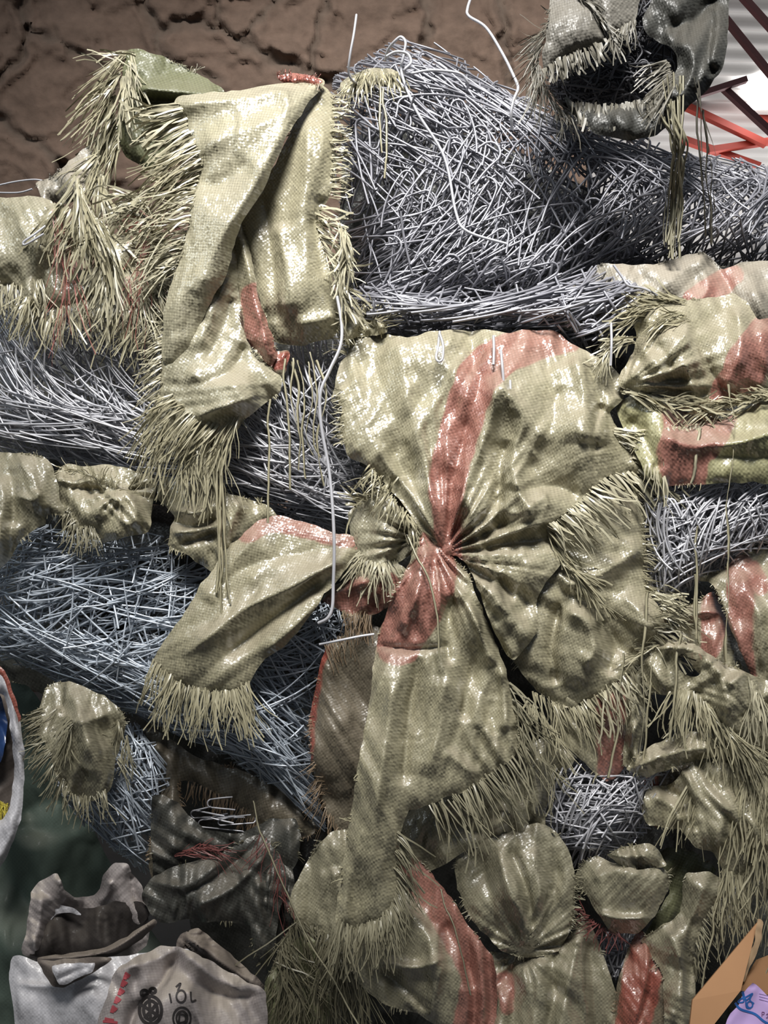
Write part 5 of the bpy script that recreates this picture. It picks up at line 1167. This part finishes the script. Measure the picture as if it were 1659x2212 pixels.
Sheet('body', [(18, 2100), (28, 2066), (44, 2062), (80, 2078), (150, 2078), (240, 2068), (330, 2056), (420, 2060), (430, 2300), (40, 2300), (32, 2200)], MAT['white'], ow, [(30, 2090, 40), (150, 2090, 56), (200, 2180, 84), (60, 2200, 60), (350, 2100, 40)], ridges=[([(40, 2125), (110, 2132), (160, 2128)], 5, 9), ([(180, 2080), (210, 2160), (220, 2280)], 4, 40)], crumple=(4, 80), weave_deg=2)
Sheet('cuff', [(80, 2072), (118, 2074), (240, 2066), (236, 2078), (200, 2102), (140, 2132), (118, 2132), (100, 2112), (88, 2092)], MAT['lining'], ow, [(140, 2095, 92)], crumple=(4, 50), roll=6, roll_px=10)
Sheet('pale_pocket', [(112, 2086), (150, 2082), (205, 2080), (198, 2098), (150, 2122), (128, 2126), (118, 2108)], MAT['white'], ow, [(150, 2100, 102)], ridges=[([(125, 2115), (160, 2100), (195, 2088)], -4, 6)], crumple=(4, 40), roll=5, roll_px=8)

pw = sack('dirty slumped sack with red triangles down its side and dark ring marks', (390, 2140, 50))
pb = Sheet('cloth', [(192, 2300), (202, 2240), (222, 2180), (244, 2110), (262, 2085), (300, 2066), (345, 2045), (385, 2044), (430, 2062), (482, 2092), (545, 2125), (572, 2142), (578, 2200), (572, 2300)], MAT['dirty'], pw, [(250, 2110, 96), (350, 2060, 70), (360, 2170, 118), (500, 2120, 60), (560, 2160, 50), (230, 2260, 116), (215, 2200, 108)], ridges=[([(385, 2050), (350, 2120), (290, 2190), (270, 2280)], -16, 16), ([(260, 2095), (330, 2075), (380, 2055)], 8, 18), ([(400, 2060), (460, 2110), (540, 2150)], 9, 18), ([(420, 2120), (480, 2150), (560, 2150)], -8, 14), ([(400, 2130), (430, 2190), (450, 2280)], 8, 14)], crumple=(6, 80), roll=6, roll_px=8, weave_deg=30)
ink = plain('faded_black_ink', (0.035, 0.03, 0.03), 0.7, 90, 0.6)
redink = plain('faded_red_ink', (0.40, 0.07, 0.085), 0.7, 60, 0.3)
ring = lambda cx, cy_, rx, ry, a=0: [(cx + rx * math.cos(t) * math.cos(a) - ry * math.sin(t) * math.sin(a), cy_ + rx * math.cos(t) * math.sin(a) + ry * math.sin(t) * math.cos(a)) for t in np.linspace(0, 2 * math.pi, 17)]
marks('printed_rings', [ring(393, 2199, 19, 23), ring(393, 2199, 12, 15), [(388, 2190), (386, 2210)], [(388, 2190), (400, 2194), (400, 2206), (386, 2210)],
                        ring(391, 2152, 10, 13), [(412, 2142), (414, 2162), (424, 2160)], [(366, 2146), (370, 2166)], [(380, 2132), (390, 2124), (384, 2140)]], 4.0, pb, ink, pw)
marks('printed_emblem', [ring(325, 2182, 24, 30), ring(325, 2182, 15, 20), [(305, 2170), (345, 2196)], [(312, 2200), (340, 2166)], [(322, 2155), (326, 2210)], ring(312, 2145, 7, 6), ring(330, 2140, 6, 5)], 7.0, pb, ink, pw)
tri = []
for cx, cy_ in ((272, 2108), (266, 2124), (260, 2142), (252, 2160), (244, 2180)):
    tri.append([(cx - 2, cy_ - 7), (cx + 9, cy_ + 1)]); tri.append([(cx - 4, cy_ - 2), (cx + 6, cy_ + 4)]); tri.append([(cx - 6, cy_ + 4), (cx + 2, cy_ + 6)])
tri.append([(226, 2200), (246, 2204)]); tri.append([(222, 2206), (254, 2209)])
marks('red_triangles', tri, 5.5, pb, redink, pw)
Sheet('tied_neck', [(380, 2050), (392, 2015), (430, 2005), (462, 2030), (520, 2080), (572, 2130), (540, 2140), (470, 2100), (420, 2070)], MAT['lining'], pw, [(400, 2040, 40), (540, 2120, 30), (460, 2060, 30)], ridges=[([(400, 2020), (450, 2060), (540, 2120)], 9, 12)], fans=[(390, 2025, 2.6, 8, 20, 160)], crumple=(7, 40))

# ------------------------------------------------------------------ cardboard box and the lilac packet
card = plain('brown_cardboard', (0.36, 0.19, 0.09), 0.8, 14, 0.18)
card_in = plain('cardboard_edge', (0.50, 0.34, 0.20), 0.85, 30, 0.2)
def slab(name, pts, t, mat, parent):
    """a board through four photo points (px, py, h), t mm thick"""
    P = [W(*p) for p in pts]
    n = np.cross(P[1] - P[0], P[3] - P[0]); n /= np.linalg.norm(n)
    V = P + [p + n * t / 1000 for p in P]
    return mesh_obj(name, V, [(3, 2, 1, 0), (4, 5, 6, 7), (0, 1, 5, 4), (1, 2, 6, 5), (2, 3, 7, 6), (3, 0, 4, 7)], mat, parent, False)
bx_ = thing('cardboard_box', 'open brown cardboard box at the bottom right corner, its near flap standing up', 'box', tuple(W(1590, 2200, 60)))
slab('flap', [(1482, 2290, 120), (1496, 2160, 90), (1638, 1990, 40), (1600, 2140, 90)], 5, card, bx_)
Sheet('flap_edge', [(1606, 2120), (1598, 2086), (1628, 2040), (1636, 1985), (1648, 1995), (1646, 2030), (1625, 2080)], card_in, bx_, [(1630, 2040, 62)], crumple=(2, 40), roll=2, fine=0)
slab('side', [(1600, 2140, 60), (1640, 2075, 40), (1730, 2040, 20), (1730, 2160, 40)], 5, card, bx_)
slab('back_side', [(1640, 2160, 10), (1650, 2100, 0), (1740, 2080, -10), (1740, 2290, 10)], 5, plain('dark_red_board', (0.10, 0.018, 0.014), 0.7), bx_)
pk_ = thing('packet', 'lilac paper packet with a blue star logo, lying in the cardboard box', 'packet', tuple(W(1640, 2190, 90)))
lil = plain('lilac_paper', (0.56, 0.40, 0.74), 0.6, 12, 0.1)
pr = Sheet('paper', [(1540, 2290), (1556, 2236), (1586, 2180), (1624, 2124), (1660, 2150), (1730, 2215), (1730, 2300), (1640, 2300)], lil, pk_, [(1600, 2180, 96), (1660, 2200, 100), (1600, 2280, 110)], crumple=(2.5, 60), fine=0.3, roll=4, roll_px=8)
blue = plain('blue_ink', (0.03, 0.13, 0.42), 0.5)
marks('logo', [[(1605, 2141), (1612, 2160), (1626, 2146), (1604, 2158)], [(1603, 2143), (1607, 2163), (1594, 2164), (1609, 2152)], [(1626, 2146), (1620, 2160), (1629, 2168)], ring(1620, 2170, 6, 7), [(1611, 2160), (1613, 2176), (1622, 2178)]], 3.2, pr, blue, pk_, 0.7)
marks('swoosh', [[(1588, 2166), (1600, 2180), (1630, 2190), (1650, 2206), (1672, 2218)]], 5, pr, blue, pk_, 0.7)
purple = plain('purple_ink', (0.20, 0.09, 0.22), 0.6)
marks('print', [[(1646, 2186), (1646, 2196)], [(1646, 2186), (1651, 2187), (1650, 2191), (1646, 2191)], [(1655, 2192), (1659, 2190), (1658, 2198), (1655, 2198)]], 1.6, pr, purple, pk_, 0.7)
marks('small_print', [[(1640, 2146 + k * 6), (1662, 2152 + k * 6)] for k in range(3)], 1.6, pr, plain('pale_ink', (0.40, 0.28, 0.55), 0.6), pk_, 0.7)

# ------------------------------------------------------------------ long loose tapes hanging in front
r_ = np.random.default_rng(40)
lines = []
for i in range(18):
    x = r_.uniform(1448, 1476); x2 = 1438 + (x - 1448) * 0.7 + r_.normal(0, 7)
    lines.append([(x + r_.normal(0, 10) - 8, r_.uniform(150, 260), 112 + r_.normal(0, 4)), (x + r_.normal(0, 4), 300, 100 + r_.normal(0, 6)), (x + r_.normal(0, 3), 360, 70 + r_.normal(0, 6)), ((x + x2) / 2 + r_.normal(0, 4), 440, 28 + r_.normal(0, 6)), (x2, r_.uniform(500, 560), 28)])
hanging_tapes('thick tress of tapes hanging down from the torn top right sack', lines, 'dull', 6)
lines = [[(1500 + r_.normal(0, 6), r_.uniform(150, 250), 108), (1510 + 8 * i, 330, 80), (1522 + 6 * i + r_.normal(0, 3), 430, 50), (1528 + 5 * i, r_.uniform(500, 555), 20)] for i in range(5)]
hanging_tapes('thin loose tapes hanging right of the thick tress, before the roof', lines, 'grey', 5)
hanging_tapes('single tape hanging straight down beside the left end of the top bale', [[(826, 190, 20), (832, 250, 24), (836, 330, 26), (834, 385, 26)], [(818, 180, 20), (822, 250, 24), (820, 330, 24)]], 'olive', 6)
hanging_tapes('long tape hanging over the left bale between the hanging flap and the bent wire', [[(582, 862, 60), (580, 950, 62), (581, 1040, 64), (582, 1130, 66)]], 'olive', 6)
lines = [[(612 + 12 * i + r_.normal(0, 4), 760 + r_.uniform(0, 30), 56), (616 + 14 * i, 850, 60), (625 + 10 * i + r_.normal(0, 5), 940, 60), (630 + 11 * i, r_.uniform(980, 1060), 56)] for i in range(7)]
hanging_tapes('row of tapes hanging over the left bale just left of the central sack', lines, 'olive', 6)
lines = [[(462 + 4 * i + r_.normal(0, 4), 960, 56), (468 + 3 * i, 1080, 60), (472 + 3 * i + r_.normal(0, 3), 1200, 62), (470 + 4 * i, r_.uniform(1240, 1340), 66)] for i in range(6)]
hanging_tapes('tress of tapes trailing from the frayed point of the big folded sack', lines, 'olive', 7)
hanging_tapes('long tape hanging over the red band of the rolled sack at the right', [[(1572, 830, 84), (1585, 900, 86), (1583, 1000, 84), (1572, 1100, 80), (1575, 1200, 78), (1570, 1300, 78), (1572, 1430, 80)]], 'olive', 8)
hanging_tapes('tape hanging in front of the right bale, ending in the torn right sack', [[(1506, 1130, 60), (1504, 1220, 62), (1506, 1330, 64), (1508, 1380, 66)], [(1500, 1240, 60), (1502, 1320, 62), (1506, 1390, 62)]], 'olive', 6)
hanging_tapes('pair of short tapes lying over the red band of the rolled sack', [[(1436, 925, 74), (1434, 990, 78), (1438, 1070, 70)], [(1512, 925, 76), (1506, 990, 80), (1494, 1044, 70)]], 'pale', 8)
hanging_tapes('long tape hanging from the torn right sack across the red lower flap', [[(1470, 1370, 70), (1460, 1460, 74), (1455, 1540, 72), (1450, 1600, 70)], [(1345, 1410, 74), (1342, 1480, 72), (1330, 1570, 70), (1310, 1680, 66)], [(1398, 1280, 70), (1390, 1380, 74), (1392, 1500, 70), (1386, 1640, 66)], [(1410, 1440, 66), (1400, 1540, 66), (1392, 1660, 64)]], 'olive', 7)
hanging_tapes('stray tape dangling in front of the dark gap above the cardboard box', [[(1548, 1950, 50), (1540, 2010, 52), (1528, 2070, 52), (1520, 2135, 50)], [(1568, 1930, 50), (1562, 1980, 52), (1556, 2035, 50)]], 'olive', 6)
hanging_tapes('long pale string slanting across the shaded bottom, in front of the fringed dark sack', [[(545, 1730, 30), (575, 1830, 40), (620, 1930, 46), (680, 2050, 50), (740, 2150, 56), (780, 2230, 60)]], 'dull', 4)
hanging_tapes('string lying down over the round olive lobe and the red stripe', [[(950, 1920, 70), (975, 1990, 84), (1000, 2070, 86), (1020, 2150, 84)]], 'dull', 4)
hanging_tapes('tape hanging over the folds of the long tail under the knot', [[(880, 1160, 90), (920, 1240, 110), (945, 1330, 116), (952, 1420, 120)]], 'olive', 5)

fray_all()
